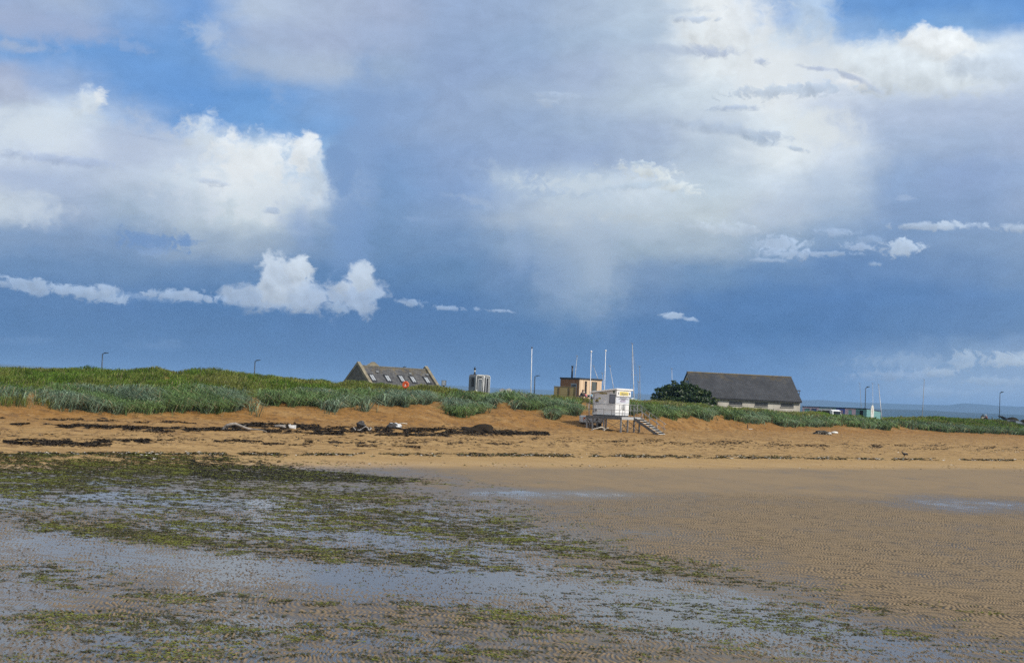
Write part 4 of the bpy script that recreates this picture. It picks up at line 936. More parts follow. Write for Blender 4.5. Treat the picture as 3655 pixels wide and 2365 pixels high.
# ------------------------------------------------------------------ houses
STONE = mat('rubble_stone', (.150,.132,.105), .9, 0, .22, 2.2, .6, 9, col2=(.09,.08,.066))
def slate_mat(name, c1, c2, moss, moss_z, course=.24, moss_amt=.6):
    """slate courses from a brick texture, tile to tile change, yellow lichen near the ridge"""
    m, nt, out = newmat(name); N = nt.nodes; L = nt.links
    tc = N.new('ShaderNodeTexCoord'); mp = N.new('ShaderNodeMapping'); L.new(tc.outputs['UV'], mp.inputs[0])
    b = N.new('ShaderNodeTexBrick'); L.new(mp.outputs[0], b.inputs[0]); b.inputs['Scale'].default_value = 1.0
    b.inputs['Brick Width'].default_value = course*1.3; b.inputs['Row Height'].default_value = course; b.inputs['Mortar Size'].default_value = .018; b.inputs['Bias'].default_value = -.1
    b.inputs['Color1'].default_value = (*c1, 1); b.inputs['Color2'].default_value = (*c2, 1); b.inputs['Mortar'].default_value = (*[v*.35 for v in c1], 1)
    n = N.new('ShaderNodeTexNoise'); n.inputs['Scale'].default_value = .9; n.inputs['Detail'].default_value = 8; n.inputs['Roughness'].default_value = .7; L.new(tc.outputs['Object'], n.inputs['Vector'])
    s = N.new('ShaderNodeSeparateXYZ'); L.new(tc.outputs['Object'], s.inputs[0])
    r = N.new('ShaderNodeMapRange'); L.new(s.outputs[2], r.inputs[0]); r.inputs[1].default_value = moss_z-1.6; r.inputs[2].default_value = moss_z; r.inputs[3].default_value = -.12; r.inputs[4].default_value = .16
    a = N.new('ShaderNodeMath'); a.operation = 'ADD'; L.new(n.outputs[0], a.inputs[0]); L.new(r.outputs[0], a.inputs[1])
    r2 = N.new('ShaderNodeMapRange'); L.new(a.outputs[0], r2.inputs[0]); r2.inputs[1].default_value = .56; r2.inputs[2].default_value = .72; r2.inputs[4].default_value = moss_amt
    x = N.new('ShaderNodeMix'); x.data_type = 'RGBA'; L.new(r2.outputs[0], x.inputs[0]); L.new(b.outputs[0], x.inputs[6]); x.inputs[7].default_value = (*moss, 1)
    n2 = N.new('ShaderNodeTexNoise'); n2.inputs['Scale'].default_value = .5; n2.inputs['Detail'].default_value = 5; L.new(tc.outputs['Object'], n2.inputs['Vector'])
    k = N.new('ShaderNodeMapRange'); L.new(n2.outputs[0], k.inputs[0]); k.inputs[1].default_value = .3; k.inputs[2].default_value = .7; k.inputs[3].default_value = .75; k.inputs[4].default_value = 1.2
    sc = N.new('ShaderNodeVectorMath'); sc.operation = 'SCALE'; L.new(x.outputs[2], sc.inputs[0]); L.new(k.outputs[0], sc.inputs['Scale'])
    p = N.new('ShaderNodeBsdfPrincipled'); p.inputs['Roughness'].default_value = .7; p.inputs['Specular IOR Level'].default_value = .3; L.new(sc.outputs[0], p.inputs['Base Color'])
    L.new(p.outputs[0], out.inputs[0]); return m
def roof_slab(name, m, parent, x0, x1, ya, za, yb, zb, th=.10):
    """one pitched plane from eave (ya, za) up to ridge (yb, zb), with lengths along it as texture coordinates"""
    d = Vector((0, yb-ya, zb-za)); ln = d.length; nn = Vector((0, -(zb-za), (yb-ya))).normalized()*th
    if nn.z < 0: nn = -nn
    v = [(x0,ya,za),(x1,ya,za),(x1,yb,zb),(x0,yb,zb)]; v += [(a, b+nn.y, c+nn.z) for a, b, c in v]
    me = bpy.data.meshes.new(name); me.from_pydata(v, [], [(0,3,2,1),(4,5,6,7),(0,1,5,4),(1,2,6,5),(2,3,7,6),(3,0,4,7)])
    uv = me.uv_layers.new(name='UVMap')
    for li, l in enumerate(me.loops):
        c = v[l.vertex_index]; k = (Vector((0, c[1]-ya, c[2]-za)).length)
        uv.data[li].uv = (c[0], k)
    me.materials.append(m); o = bpy.data.objects.new(name, me); COL.objects.link(o); o.parent = parent; return o
def make_stone_house():
    D = 188.0; A = at(1276, 1296, D); beta = R(47); fr = Frame(A, beta)      # A: left gable apex
    Lx = fr.onx(1525, 1310)[0]; hd = 3.7; pitch = 1.0
    gz = 2.0; zr = A.z-gz-.25
    K = A - fr.y*hd
    t = thing('stone_house', 'grey stone house with a slate roof, five skylights and raised gable copings behind the dune', 'house', (K.x, K.y, gz), beta)
    ze = zr-hd*pitch
    w = MB(); w.prism([(0,0),(2*hd,0),(2*hd,ze),(hd,zr),(0,ze)], 'x', 0, .45); w.build('gable_wall', STONE, t)
    w = MB(); w.prism([(0,0),(2*hd,0),(2*hd,ze),(hd,zr),(0,ze)], 'x', Lx-.45, Lx); w.build('gable_wall', STONE, t)
    w = MB(); w.box(.451, Lx-.451, .05, .45, 0, ze-.05); w.box(.451, Lx-.451, 2*hd-.45, 2*hd-.05, 0, ze-.05); w.build('wall', STONE, t)
    sm = slate_mat('grey_slate', (.068,.067,.069), (.125,.122,.118), (.19,.14,.05), zr, .26, .45)
    roof_slab('roof', sm, t, .451, Lx-.451, -.15, ze-.15*pitch, hd, zr-.12)
    roof_slab('roof', sm, t, .451, Lx-.451, 2*hd+.15, ze-.15*pitch, hd, zr-.12)
    m = MB(); m.box(.46, Lx-.46, hd-.17, hd+.17, zr-.10, zr+.07); m.build('ridge', mat('ridge_stone', (.16,.15,.125), .9, 0, .2, 3), t)
    cm = mat('coping_stone', (.26,.225,.155), .9, 0, .2, 1.5)
    for xa in (-.06, Lx-.46):
        c = MB(); th = .36
        c.prism([(-.3, ze-.3*pitch), (hd, zr+.02), (2*hd+.3, ze-.3*pitch), (2*hd+.3, ze-.3*pitch+th*1.2), (hd, zr+.02+th*1.3), (-.3, ze-.3*pitch+th*1.2)], 'x', xa, xa+.52); c.build('coping', cm, t)
    # small hipped stone cap showing over the ridge
    a = fr.onx(1342, 1309); b = fr.onx(1358, 1304)
    c = MB(); cx = a[0]+.5; c.prism([(cx-.9, zr-.6), (cx+.9, zr-.6), (cx+.85, zr+.15), (cx, zr+.62), (cx-.85, zr+.15)], 'y', hd+.9, hd+1.5); c.build('chimney', cm, t)
    # skylights: find where the line of sight meets the front slope
    def slope(px, py):
        d = Vector(ray(px, py)); o = Vector(CAM)-Vector((K.x, K.y, gz))
        o = Vector((o.dot(fr.x), o.dot(fr.y), o.z)); d = Vector((d.dot(fr.x), d.dot(fr.y), d.z))
        # z = ze + pitch*y
        s_ = (ze + pitch*o.y - o.z + .1)/(d.z - pitch*d.y); return o+d*s_
    fmat = mat('skylight_frame', (.03,.03,.032), .5); gm = mat('skylight_glass', (.36,.38,.40), .3, 0, .04, 1)
    n = Vector((0, -pitch, 1)).normalized(); up = Vector((0, 1, pitch)).normalized()
    for (cx, cy) in ((610,335),(795,343),(962,348),(1100,358),(1270,365)):
        p = slope(1150+cx*.294, 1250+cy*.294)
        def plate(w, h, o0, o1, name, mm, par, dx=0):
            m_ = MB(); P = []
            for o_ in (o0, o1):
                for sx, sy in ((-1,-1),(1,-1),(1,1),(-1,1)): P.append(p + Vector((sx*w/2+dx, 0, 0)) + up*(sy*h/2) + n*o_)
            m_.quad_hull(P); return m_.build(name, mm, par)
        fo = plate(.92, 1.40, -.02, .10, 'skylight', fmat, t)
        plate(.25, .98, .101, .115, 'pane', gm, fo, -.165); plate(.25, .98, .101, .115, 'pane', gm, fo, .165)
    for cx, cy in ((665,265),(1065,288),(1270,300)):
        p = slope(1150+cx*.294, 1250+cy*.294)
        m_ = MB(); m_.blob(p+n*.06, (.28,.18,.14), 5, .1, 8, 6); m_.build('roof_vent', mat('lead_vent', (.22,.23,.24), .6), t)
make_stone_house()
def make_hall():
    D = 188.0; A = at(2455, 1329, D); beta = R(14.0); fr = Frame(A, beta); hd = 3.3; pitch = .93
    Lx = fr.onx(2821, 1345)[0]; gz = 2.0; zr = A.z-gz; K = A-fr.y*hd; ze = zr-(hd+.25)*pitch
    t = thing('harled_hall', 'long low hall with pale walls, barred windows and dark slate roof behind the bush', 'building', (K.x, K.y, gz), beta)
    HARL = mat('harling', (.46,.43,.375), .9, 0, .10, .8, .3, 14, col2=(.36,.325,.28))
    g = [(0,0),(2*hd,0),(2*hd,zr-hd*pitch),(hd,zr-.05),(0,zr-hd*pitch)]
    w = MB(); w.prism(g, 'x', 0, .3); w.build('gable_wall', HARL, t)
    w = MB(); w.prism(g, 'x', Lx-.3, Lx); w.build('gable_wall', HARL, t)
    w = MB(); w.box(.301, Lx-.301, 0, .3, 0, zr-hd*pitch-.02); w.box(.301, Lx-.301, 2*hd-.3, 2*hd, 0, zr-hd*pitch-.02); w.build('wall', HARL, t)
    sm = slate_mat('dark_slate', (.038,.040,.046), (.058,.060,.066), (.11,.085,.04), zr, .22, .45)
    roof_slab('roof', sm, t, -.12, Lx+.12, -.25, ze, hd, zr, .10)
    roof_slab('roof', sm, t, -.12, Lx+.12, 2*hd+.25, ze, hd, zr, .10)
    m = MB(); m.box(-.12, Lx+.12, hd-.14, hd+.14, zr+.06, zr+.17); m.build('ridge', mat('ridge_tile', (.12,.105,.08), .9, 0, .3, 2, col2=(.22,.17,.07)), t)
    m = MB(); m.box(-.1, Lx+.1, -.36, -.24, ze-.10, ze+.02); m.build('gutter', mat('gutter_shadow_black', (.02,.02,.022), .5), t)  # gutter bar coloured black as the roof's shadow line below the eave
    def X(px, py): q = fr.onx(px, py, -hd); return q[0], q[1]-gz
    wf = mat('window_dark', (.025,.027,.028), .3); bar = mat('window_bar', (.10,.105,.11), .6)
    for (x0, y0, x1, y1) in ((1100,516,1252,560),(1413,526,1563,575),(1727,540,1876,585)):
        a = X(2280+x0*.2941, 1280+y0*.2941); b = X(2280+x1*.2941, 1280+y1*.2941); zt_, zb_ = a[1], b[1]-.02
        m = MB(); m.box(a[0], b[0], -.012, -.001, zb_, zt_); wo = m.build('window', wf, t)
        m = MB(); nb = 9
        for i in range(nb+1):
            xx = a[0]+(b[0]-a[0])*i/nb; m.box(xx-.025, xx+.025, -.045, -.013, zb_, zt_)
        m.build('window_bars', bar, wo)
        m = MB(); m.box(a[0]-.08, b[0]+.08, -.10, -.0015, zb_-.10, zb_-.002); m.build('sill', mat('sill_stone', (.30,.28,.25), .9), wo)
    for x0 in (1018, 1330, 1647):
        a = X(2280+x0*.2941, 1280+470*.2941); m = MB(); m.box(a[0]-.03, a[0]+.03, -.018, -.0015, .1, zr-hd*pitch-.2); m.build('wall_strip', mat('strip_pale', (.52,.49,.43), .8), t)
    a = X(2280+940*.2941, 1400); m = MB(); m.box(a[0]-.3, a[0]+.3, -.02, -.001, .2, zr-hd*pitch-.3); m.build('patch', mat('patch_brown', (.20,.165,.135), .9, 0, .2, 2), t)
    # blue-framed gable window, lamp, hoist beam
    def Yq(px, py):
        q = Frame(K, beta).ony(px, py); return q[0], q[1]-gz
    a = Yq(2448, 1358); b = Yq(2459.5, 1374); y0, y1 = sorted((a[0], b[0]))
    m = MB(); m.box(-.05, -.001, y0, y1, b[1], a[1]); wo = m.build('window', mat('blue_frame', (.10,.19,.30), .5), t)
    yc = (y0+y1)/2
    for ya, yb in ((y0+.07, yc-.05), (yc+.05, y1-.07)):
        m = MB(); m.box(-.062, -.051, ya, yb, b[1]+.07, a[1]-.07); m.build('pane', GLASS, wo)
    m = MB(); m.blob((-.12, hd, zr-.85), (.12,.12,.2), 3, .05, 8, 6); m.build('wall_lamp', mat('lamp_amber', (.40,.28,.12), .5), t)
    c = fr.onx(2842, 1366); m = MB(); m.bar((Lx-.1, hd*.62, zr-hd*.5*pitch-.2), (Lx+.95, hd*.62, zr-hd*.5*pitch-.2), .16, .18); m.build('hoist_beam', mat('hoist_blue', (.05,.07,.11), .5), t)
    m = MB(); m.tube([(Lx+.8, hd*.62, zr-hd*.5*pitch-.28), (Lx+.8, hd*.62, zr-hd*.5*pitch-.8)], .06, 6); m.build('hoist_hook', mat('hoist_blue', (.05,.07,.11), .5), t)
make_hall()
def wood_mat(name, c1, c2, w=.12, axis='X'):
    m, nt, out = newmat(name); N = nt.nodes; L = nt.links
    tc = N.new('ShaderNodeTexCoord'); s = N.new('ShaderNodeSeparateXYZ'); L.new(tc.outputs['Object'], s.inputs[0])
    q = {'X': 0, 'Y': 1, 'Z': 2}[axis]
    d = N.new('ShaderNodeMath'); d.operation = 'DIVIDE'; L.new(s.outputs[q], d.inputs[0]); d.inputs[1].default_value = w
    fl = N.new('ShaderNodeMath'); fl.operation = 'FLOOR'; L.new(d.outputs[0], fl.inputs[0])
    wn = N.new('ShaderNodeTexWhiteNoise'); wn.noise_dimensions = '1D'; L.new(fl.outputs[0], wn.inputs['W'])
    mp = N.new('ShaderNodeMapping'); L.new(tc.outputs['Object'], mp.inputs[0]); mp.inputs['Scale'].default_value = (18,18,1.2) if axis != 'Z' else (1.2,1.2,18)
    n = N.new('ShaderNodeTexNoise'); n.inputs['Scale'].default_value = 1; n.inputs['Detail'].default_value = 4; L.new(mp.outputs[0], n.inputs['Vector'])
    a = N.new('ShaderNodeMath'); a.operation = 'MULTIPLY_ADD'; L.new(n.outputs[0], a.inputs[0]); a.inputs[1].default_value = .5; 
    h = N.new('ShaderNodeMath'); h.operation = 'MULTIPLY'; L.new(wn.outputs[0], h.inputs[0]); h.inputs[1].default_value = .75; L.new(h.outputs[0], a.inputs[2])
    x = N.new('ShaderNodeMix'); x.data_type = 'RGBA'; L.new(a.outputs[0], x.inputs[0]); x.inputs[6].default_value = (*c1, 1); x.inputs[7].default_value = (*c2, 1)
    fr_ = N.new('ShaderNodeMath'); fr_.operation = 'FRACT'; L.new(d.outputs[0], fr_.inputs[0])
    g = N.new('ShaderNodeMath'); g.operation = 'GREATER_THAN'; L.new(fr_.outputs[0], g.inputs[0]); g.inputs[1].default_value = .10
    y = N.new('ShaderNodeMix'); y.data_type = 'RGBA'; L.new(g.outputs[0], y.inputs[0]); y.inputs[6].default_value = (*[v*.35 for v in c1], 1); L.new(x.outputs[2], y.inputs[7])
    p = N.new('ShaderNodeBsdfPrincipled'); p.inputs['Roughness'].default_value = .7; L.new(y.outputs[2], p.inputs['Base Color']); L.new(p.outputs[0], out.inputs[0]); return m
def make_cabin():
    D = 151.0; K = at(2067, 1400, D); beta = R(42); fr = Frame(K, beta); gz = z_at(K.x, K.y)-.15
    zt = at(2067, 1347.5, D).z-gz; Lx = fr.onx(2147, 1390)[0]; Ly = fr.ony(1999, 1390)[0]
    t = thing('timber_cabin', 'flat roofed larch clad cabin with a black flue and glazed door on the dune', 'cabin', (K.x, K.y, gz), beta)
    wx = wood_mat('larch_boards', (.50,.33,.20), (.78,.58,.40), .13, 'X'); wy = wood_mat('larch_boards_shaded', (.21,.090,.036), (.31,.145,.066), .13, 'Y')  # one larch in two copies: pale sunlit front, darkened shaded side
    m = MB(); m.box(0, Lx, 0, .1, 0, zt-.17); m.build('front_wall', wx, t)
    m = MB(); m.box(0, .1, .101, Ly, 0, zt-.17); m.build('side_wall', wy, t)
    m = MB(); m.box(Lx-.1, Lx, .101, Ly, 0, zt-.17); m.box(.101, Lx-.101, Ly-.1, Ly, 0, zt-.17); m.build('back_wall', wy, t)
    m = MB(); m.box(-.06, Lx+.06, -.06, Ly+.06, zt-.169, zt); m.build('roof', mat('roof_dark', (.035,.040,.05), .6), t)
    def X(cx, cy): q = fr.onx(1950+cx*.2468, 1200+cy*.2468); return q[0], q[1]-gz
    def Yq(cx, cy): q = fr.ony(1950+cx*.2468, 1200+cy*.2468); return q[0], q[1]-gz
    a = X(558,646); b = X(580,833); m = MB(); m.box(a[0], b[0], -.015, -.001, b[1], a[1]); m.build('slot_window', mat('slot_dark', (.03,.02,.015), .3), t)
    a = X(657,655); b = X(726,800); m = MB(); m.box(a[0], b[0], -.02, -.001, b[1]-.3, a[1]); wo = m.build('window', mat('window_black', (.02,.02,.02), .4), t)
    m = MB(); m.box(a[0]+.04, b[0]-.12, -.026, -.0205, b[1]-.25, a[1]-.04); m.build('pane', mat('window_reflect', (.10,.11,.10), .1), wo)
    a = Yq(358,678); b = Yq(443,680); y0, y1 = b[0], a[0]
    m = MB(); m.box(-.03, -.001, y0, y1, .1, a[1]); do = m.build('door', mat('door_frame_grey', (.32,.33,.35), .5), t)
    m = MB(); m.box(-.036, -.031, y0+.12, y1-.12, .3, a[1]-.14); m.build('glass', mat('door_glass', (.05,.055,.07), .08), do)
    m = MB(); m.box(-.09, -.031, y0+.03, y0+.07, 1.0, 1.16); m.build('handle', DARKSTEEL, do)
    f0 = at(1950+371*.2468, 1200+590*.2468, D+1.3); f1 = at(1950+373*.2468, 1200+425*.2468, D+1.3)
    fx, fy = (f0-K).dot(fr.x), (f0-K).dot(fr.y); hf = f1.z-gz
    m = MB(); m.tube([(fx,fy,zt-.02),(fx,fy,hf-.08)], .095, 10); fo = m.build('flue', mat('flue_black', (.012,.013,.02), .45), t)
    m = MB(); m.tube([(fx,fy,hf-.078),(fx,fy,hf-.02),(fx,fy,hf)], [.15,.15,.05], 10); m.build('cowl', mat('flue_black', (.012,.013,.02)), fo)
    # screen fence in front of the door side
    D2 = 147.5; A = at(1976, 1418, D2); B = at(2053, 1421, D2-.6); fz = z_at(A.x, A.y); d = (B-A); d.z = 0; L = d.length
    fb = math.atan2(d.y, d.x); f2 = Frame(A, fb)
    o = thing('slatted_fence', 'short greenish timber fence panel with three posts in front of the timber cabin', 'fence', (A.x, A.y, fz), fb)
    h0 = f2.onx(1977, 1379)[1]-fz; h1 = f2.onx(2052, 1381)[1]-fz
    wz = wood_mat('fence_boards', (.19,.145,.055), (.27,.215,.10), .11, 'Z')
    m = MB(); m.prism([(0,-.1),(L,-.1),(L,h1),(0,h0)], 'y', 0, .03); m.build('board_panel', wz, o)
    for k in (.25, .73, 1.0):
        m = MB(); m.box(L*k-.05, L*k+.05, -.08, -.001, -.3, h0+(h1-h0)*k-.02); m.build('post', mat('fence_post', (.15,.10,.045), .8, 0, .2, 4), o)
    m = MB(); m.box(-.04, L+.06, -.04, .06, max(h0,h1)-.002, max(h0,h1)+.04); m.build('top_rail', mat('fence_rail', (.24,.20,.12), .8), o)
make_cabin()
def make_silver():
    D = 141.0; B = at(1698, 1395, D); gz = z_at(B.x, B.y)-.2; fr = Frame(B, R(2.0))
    zt = at(1700, 1335.5, D).z-gz; t = thing('silver_cabin', 'tall silver round-cornered trailer cabin with white trim, dark windows and short flue', 'cabin', (B.x, B.y, gz), R(2.0))
    al = mat('brushed_aluminium', (.20,.21,.22), .42, .75, .12, 2); al2 = mat('pale_aluminium', (.48,.49,.50), .4, .7, .1, 2); trim = mat('white_trim', (.72,.72,.70), .4); dark = mat('cabin_glass', (.008,.008,.01), .15)
    pl = [(-.72,.5),(0,0),(.77,.02),(1.36,.42),(1.36,2.3),(-.72,2.3)]
    c = (.32, 1.2)
    m = MB(); n = len(pl); levels = [(0,1.0),(zt-.22,1.0),(zt-.08,.965),(zt,.86)]
    for z, s in levels: m.v += [(c[0]+(x-c[0])*s, c[1]+(y-c[1])*s, z) for x, y in pl]
    for li in range(len(levels)-1):
        for i in range(n): m.f.append((li*n+i, li*n+(i+1)%n, (li+1)*n+(i+1)%n, (li+1)*n+i)); m.sm.append(False)
    m.f.append(tuple((len(levels)-1)*n+i for i in range(n))); m.sm.append(False); m.build('body', al, t)
    def face(i, u0, u1, z0, z1, out, name, mm, par):
        a, b = Vector((*pl[i],0)), Vector((*pl[i+1],0)); d = (b-a); nn = Vector((d.y,-d.x,0)).normalized()
        P = []
        for z in (z0, z1):
            P += [a+d*u0+nn*out+Vector((0,0,z)), a+d*u1+nn*out+Vector((0,0,z)), a+d*u1+nn*.001+Vector((0,0,z)), a+d*u0+nn*.001+Vector((0,0,z))]
        m_ = MB(); m_.quad_hull(P); return m_.build(name, mm, par)
    zz = lambda py: at(1700, py, D).z-gz
    face(0, .36, .70, zz(1380), zz(1347), .02, 'window', dark, t)
    # white edge tubes round the middle panel
    def P3(i, u, z, o=.02):
        a, b = Vector((*pl[i],0)), Vector((*pl[i+1],0)); d = b-a; nn = Vector((d.y,-d.x,0)).normalized(); return a+d*u+nn*o+Vector((0,0,z))
    m = MB(); m.tube([P3(1,.0,.0), P3(1,.0,zt-.28), P3(1,.05,zt-.14), P3(1,.14,zt-.08), P3(1,1.0,zt-.08)], .05, 6); m.tube([P3(1,1.0,0), P3(1,1.0,zt-.12)], .05, 6); m.tube([P3(2,0,zt-.08),P3(2,.9,zt-.10),P3(2,1.0,zt-.2),P3(2,1.0,0)], .045, 6); m.build('edge_trim', trim, t)
    dz = zz(1352)
    do = face(1, .27, .76, .1, dz, .018, 'door', mat('door_grey', (.20,.22,.25), .45, .4), t)
    m = MB(); m.tube([P3(1,.25,.1,.035), P3(1,.25,dz-.05,.035), P3(1,.30,dz,.035), P3(1,.74,dz,.035), P3(1,.78,dz-.05,.035), P3(1,.78,.1,.035)], .03, 6); m.build('door_trim', trim, do)
    z0, z1 = zz(1350), zz(1342)
    vo = face(1, .33, .76, z0, z1, .02, 'name_plate', mat('plate_dark', (.04,.045,.055), .4), t)
    m = MB(); m.tube([P3(1,.33,z0,.03),P3(1,.76,z0,.03),P3(1,.76,z1,.03),P3(1,.33,z1,.03),P3(1,.33,z0,.03)], .028, 6); m.build('plate_trim', trim, vo)
    face(2, .10, .90, .1, zz(1343), .012, 'side_panel', al2, t)
    face(2, .12, .30, .2, zz(1346), .018, 'window', dark, t); face(2, .48, .74, .2, zz(1348), .018, 'window', dark, t)
    m = MB(); m.blob(P3(1,.10,zz(1393.5),.06), (.07,.05,.07), 1, .02, 8, 6); m.build('lamp', mat('lamp_white', (.9,.9,.9), .3), t)
    fx, fy = (at(1694.5,1330,D+.9)-B).dot(fr.x), (at(1694.5,1330,D+.9)-B).dot(fr.y); h0, h1, h2, h3 = zt-.01, zz(1330), zz(1319), zz(1312)
    m = MB(); m.tube([(fx,fy,h0),(fx,fy,h0+.14)], [.16,.09], 10); m.build('flue_collar', dark, t)
    m = MB(); m.tube([(fx,fy,h0+.141),(fx,fy,h2)], .075, 10); m.build('flue', mat('flue_steel', (.45,.44,.38), .4, .6), t)
    m = MB(); m.tube([(fx,fy,h2+.001),(fx,fy,h3-.03),(fx,fy,h3)], [.11,.11,.05], 10); m.tube([(fx,fy,h3+.001),(fx,fy,h3+.10)], [.04,.06], 8); m.build('flue_cap', dark, t)
    # counter on the left, chairs and low rail on the right
    a = at(1650, 1402, 140.0); g2 = z_at(a.x, a.y); o = thing('serving_counter', 'small pale boarded counter with a dark top beside the silver cabin', 'counter', (a.x, a.y, g2), 0)
    w = at(1670,1402,140.0).x-a.x; h = at(1650,1393.5,140.0).z-g2
    m = MB(); m.box(.1, w, 0, .6, 0, h-.06); m.build('front', mat('counter_pale', (.50,.47,.40), .7, 0, .1, 4), o)
    m = MB(); m.box(-.02, w+.03, -.06, .66, h-.059, h); m.build('top', mat('counter_top', (.16,.17,.17), .5), o)
    wd = mat('chair_weathered', (.38,.36,.34), .8, 0, .15, 6)
    first = None
    for px, lab, rz in ((1791,'grey slatted garden chair nearer the silver cabin, its back turned a little to the left',-.2),(1822,'grey slatted garden chair standing farther from the silver cabin',.5)):
        p = at(px, 1408, 137.0); gz_ = at(px, 1409, 137.0).z-.36; 
        if first is None:
            o = thing('garden_chair', lab, 'chair', (p.x, p.y, gz_), rz, 'garden chairs on the dune')
            m = MB()
            for i in range(5): m.prism([(-.27+.11*i,.4),(-.27+.11*i+.09,.4),(-.30+.125*i+.10,1.02-.05*abs(i-2)),(-.30+.125*i,1.02-.05*abs(i-2))], 'y', .30+.0*i, .325)
            m.build('backrest', wd, o)
            m = MB(); m.box(-.3,.3,-.25,.29,.34,.38); m.build('seat', wd, o)
            for sx in (-1,1):
                m = MB(); m.box(sx*.36-.06, sx*.36+.06, -.3, .34, .56, .60); m.build('armrest', wd, o)
                for yy in (-.26,.26):
                    m = MB(); m.box(sx*.34-.03, sx*.34+.03, yy-.03, yy+.03, -.1, .559); m.build('leg', wd, o)
            first = o
        else:
            o = copy_tree(first); o.location = (p.x, p.y, gz_); o.rotation_euler = (0,0,rz); o['label'] = lab
    a = at(1752, 1402, 139.5); b = at(1783, 1405.5, 139.5); g2 = z_at(a.x, a.y)
    o = thing('picnic_bench', 'low blue-grey bench on the grass between the silver cabin and the garden chairs', 'bench', (a.x, a.y, g2), 0)
    m = MB(); d = b-a; ha = max(a.z-g2, .35); m.bar((0,0,ha), (d.x,d.y,ha-.03), .32, .06); m.build('seat', mat('bench_blue', (.16,.24,.30), .6), o)
    for k in (.15,.88):
        m = MB(); m.box(d.x*k-.04, d.x*k+.04, -.12, .12, -.2, ha-.05); m.build('leg', mat('bench_leg', (.04,.05,.06), .6), o)
make_silver()
def make_beach_huts():
    D = 192.0; K = at(3093, 1480, D); B = at(2863.5, 1470, 206.0); d = B-K; d.z = 0
    beta = math.atan2(-d.x, d.y); fr = Frame(K, beta); gz = 1.9
    zt = at(3093, 1456.5, D).z-gz; Lw = fr.onx(3143, 1470)[0]
    pink = mat('hut_pink', (.80,.56,.64), .6, 0, .08, 2); teal = mat('hut_teal', (.28,.56,.55), .6, 0, .08, 2); blue = mat('hut_blue', (.06,.12,.48), .5, 0, .08, 2); navy = mat('hut_navy', (.02,.03,.06), .6); teal2 = wood_mat('hut_teal_boards', (.13,.30,.31), (.17,.36,.36), .20, 'Z')
    ys = lambda cx: fr.ony(2840+cx*.14286, 1470)[0]
    segs = [(1775,1500,'teal end beach hut with an open black doorway, nearest of the row',teal),(1500,1230,'pink beach hut with a small teal shutter, second from the near end',pink),(1230,1003,'narrow deep blue beach hut with a pink door in the middle of the row',blue),(1003,592,'long teal beach hut behind the white van, roofed with dark felt',teal),(592,165,'pink beach hut with teal shutter and blue door beside the hall, farthest of the row',pink)]
    for i, (c0, c1, lab, mm) in enumerate(segs):
        y0, y1 = ys(c0)+.004, ys(c1)-.004
        P = K + fr.y*y0; t = thing('beach_hut', lab, 'beach hut', (P.x, P.y, gz), beta, 'row of painted beach huts')
        L = y1-y0
        m = MB(); m.prism([(0,0),(Lw,0),(Lw,zt-.40),(0,zt-.12)], 'y', 0, L); m.build('wall', teal2 if i == 0 else mm, t)
        m = MB(); m.prism([(-.10,zt-.12+.005),(Lw+.12,zt-.405),(Lw+.12,zt-.30),(-.10,zt)], 'y', -.02 if i == 0 else .0, L); m.build('roof', navy, t)
        def pt(ca, cb, pya, pyb, name, mat_, out=.03, par=None):
            ya, yb = sorted((ys(ca)-y0, ys(cb)-y0)); zc = lambda c_, py: fr.ony(2840+c_*.14286, 1430+py*.14286)[1]-gz
            m_ = MB(); m_.box(-out, -.001, ya, yb, zc((ca+cb)/2, pyb), zc((ca+cb)/2, pya)); return m_.build(name, mat_, par or t)
        tdoor = mat('hut_teal', (.15,.31,.31)); wht = mat('hut_white', (.55,.52,.55), .6)
        if i == 0:
            pt(1605,1685,238,400,'doorway',mat('doorway_black',(.004,.004,.005),.9)); pt(1520,1600,275,283,'hinge_bar',mat('hut_brown',(.16,.11,.13),.7))
        elif i == 1: pt(1322,1400,232,345,'shutter',tdoor); pt(1318,1404,224,231,'head_trim',navy)
        elif i == 2: pt(1115,1185,232,345,'door',mat('hut_pink_door',(.48,.32,.40),.6))
        elif i == 3: pt(660,770,210,300,'shutter',pink); pt(650,780,190,209,'awning',wht,.25); pt(810,930,208,300,'shutter',blue); pt(800,940,190,207,'awning',wht,.25)
        else: pt(228,345,195,300,'shutter',tdoor); pt(220,352,180,194,'awning',wht,.25); pt(395,515,195,300,'door',blue); pt(388,522,180,194,'awning',wht,.25)
    y0 = ys(165); P = K+fr.y*y0
    # board against the end wall
    a = at(3113.5, 1487, 191.0); b = at(3111.8, 1444, 191.4); gz_ = a.z-.15
    o = thing('paddle_board', 'white pointed board standing on end against the teal beach hut', 'paddle board', (a.x, a.y, gz_), R(15))
    H = b.z-gz_; m = MB(); prof_ = [(0,.16),(.1,.21),(.35,.235),(.6,.23),(.8,.19),(.92,.12),(1.0,.01)]
    poly = [(-w_, h_*H) for h_, w_ in prof_]+[(w_, h_*H) for h_, w_ in reversed(prof_)]
    m.prism(poly, 'y', 0, .09); m.build('board', mat('board_white', (.72,.72,.68), .4), o, .012)
    m = MB(); m.box(-.02,.02,-.01,-.001,.35*H,.75*H); m.build('stripe', mat('board_red', (.35,.18,.12), .5), o)
    # van parked in front, only its upper half shows over the grass
    c = at(2973, 1474, 187.0); vb = R(38); fv = Frame(c, vb)
    gv = at(2960, 1460.5, 187.0).z-1.95
    v = thing('white_van', 'white van with dark side windows parked in front of the teal and blue beach huts', 'van', (c.x, c.y, gv), vb)
    W, Ln = 1.75, 4.6; wp = mat('van_white', (.74,.75,.76), .3)
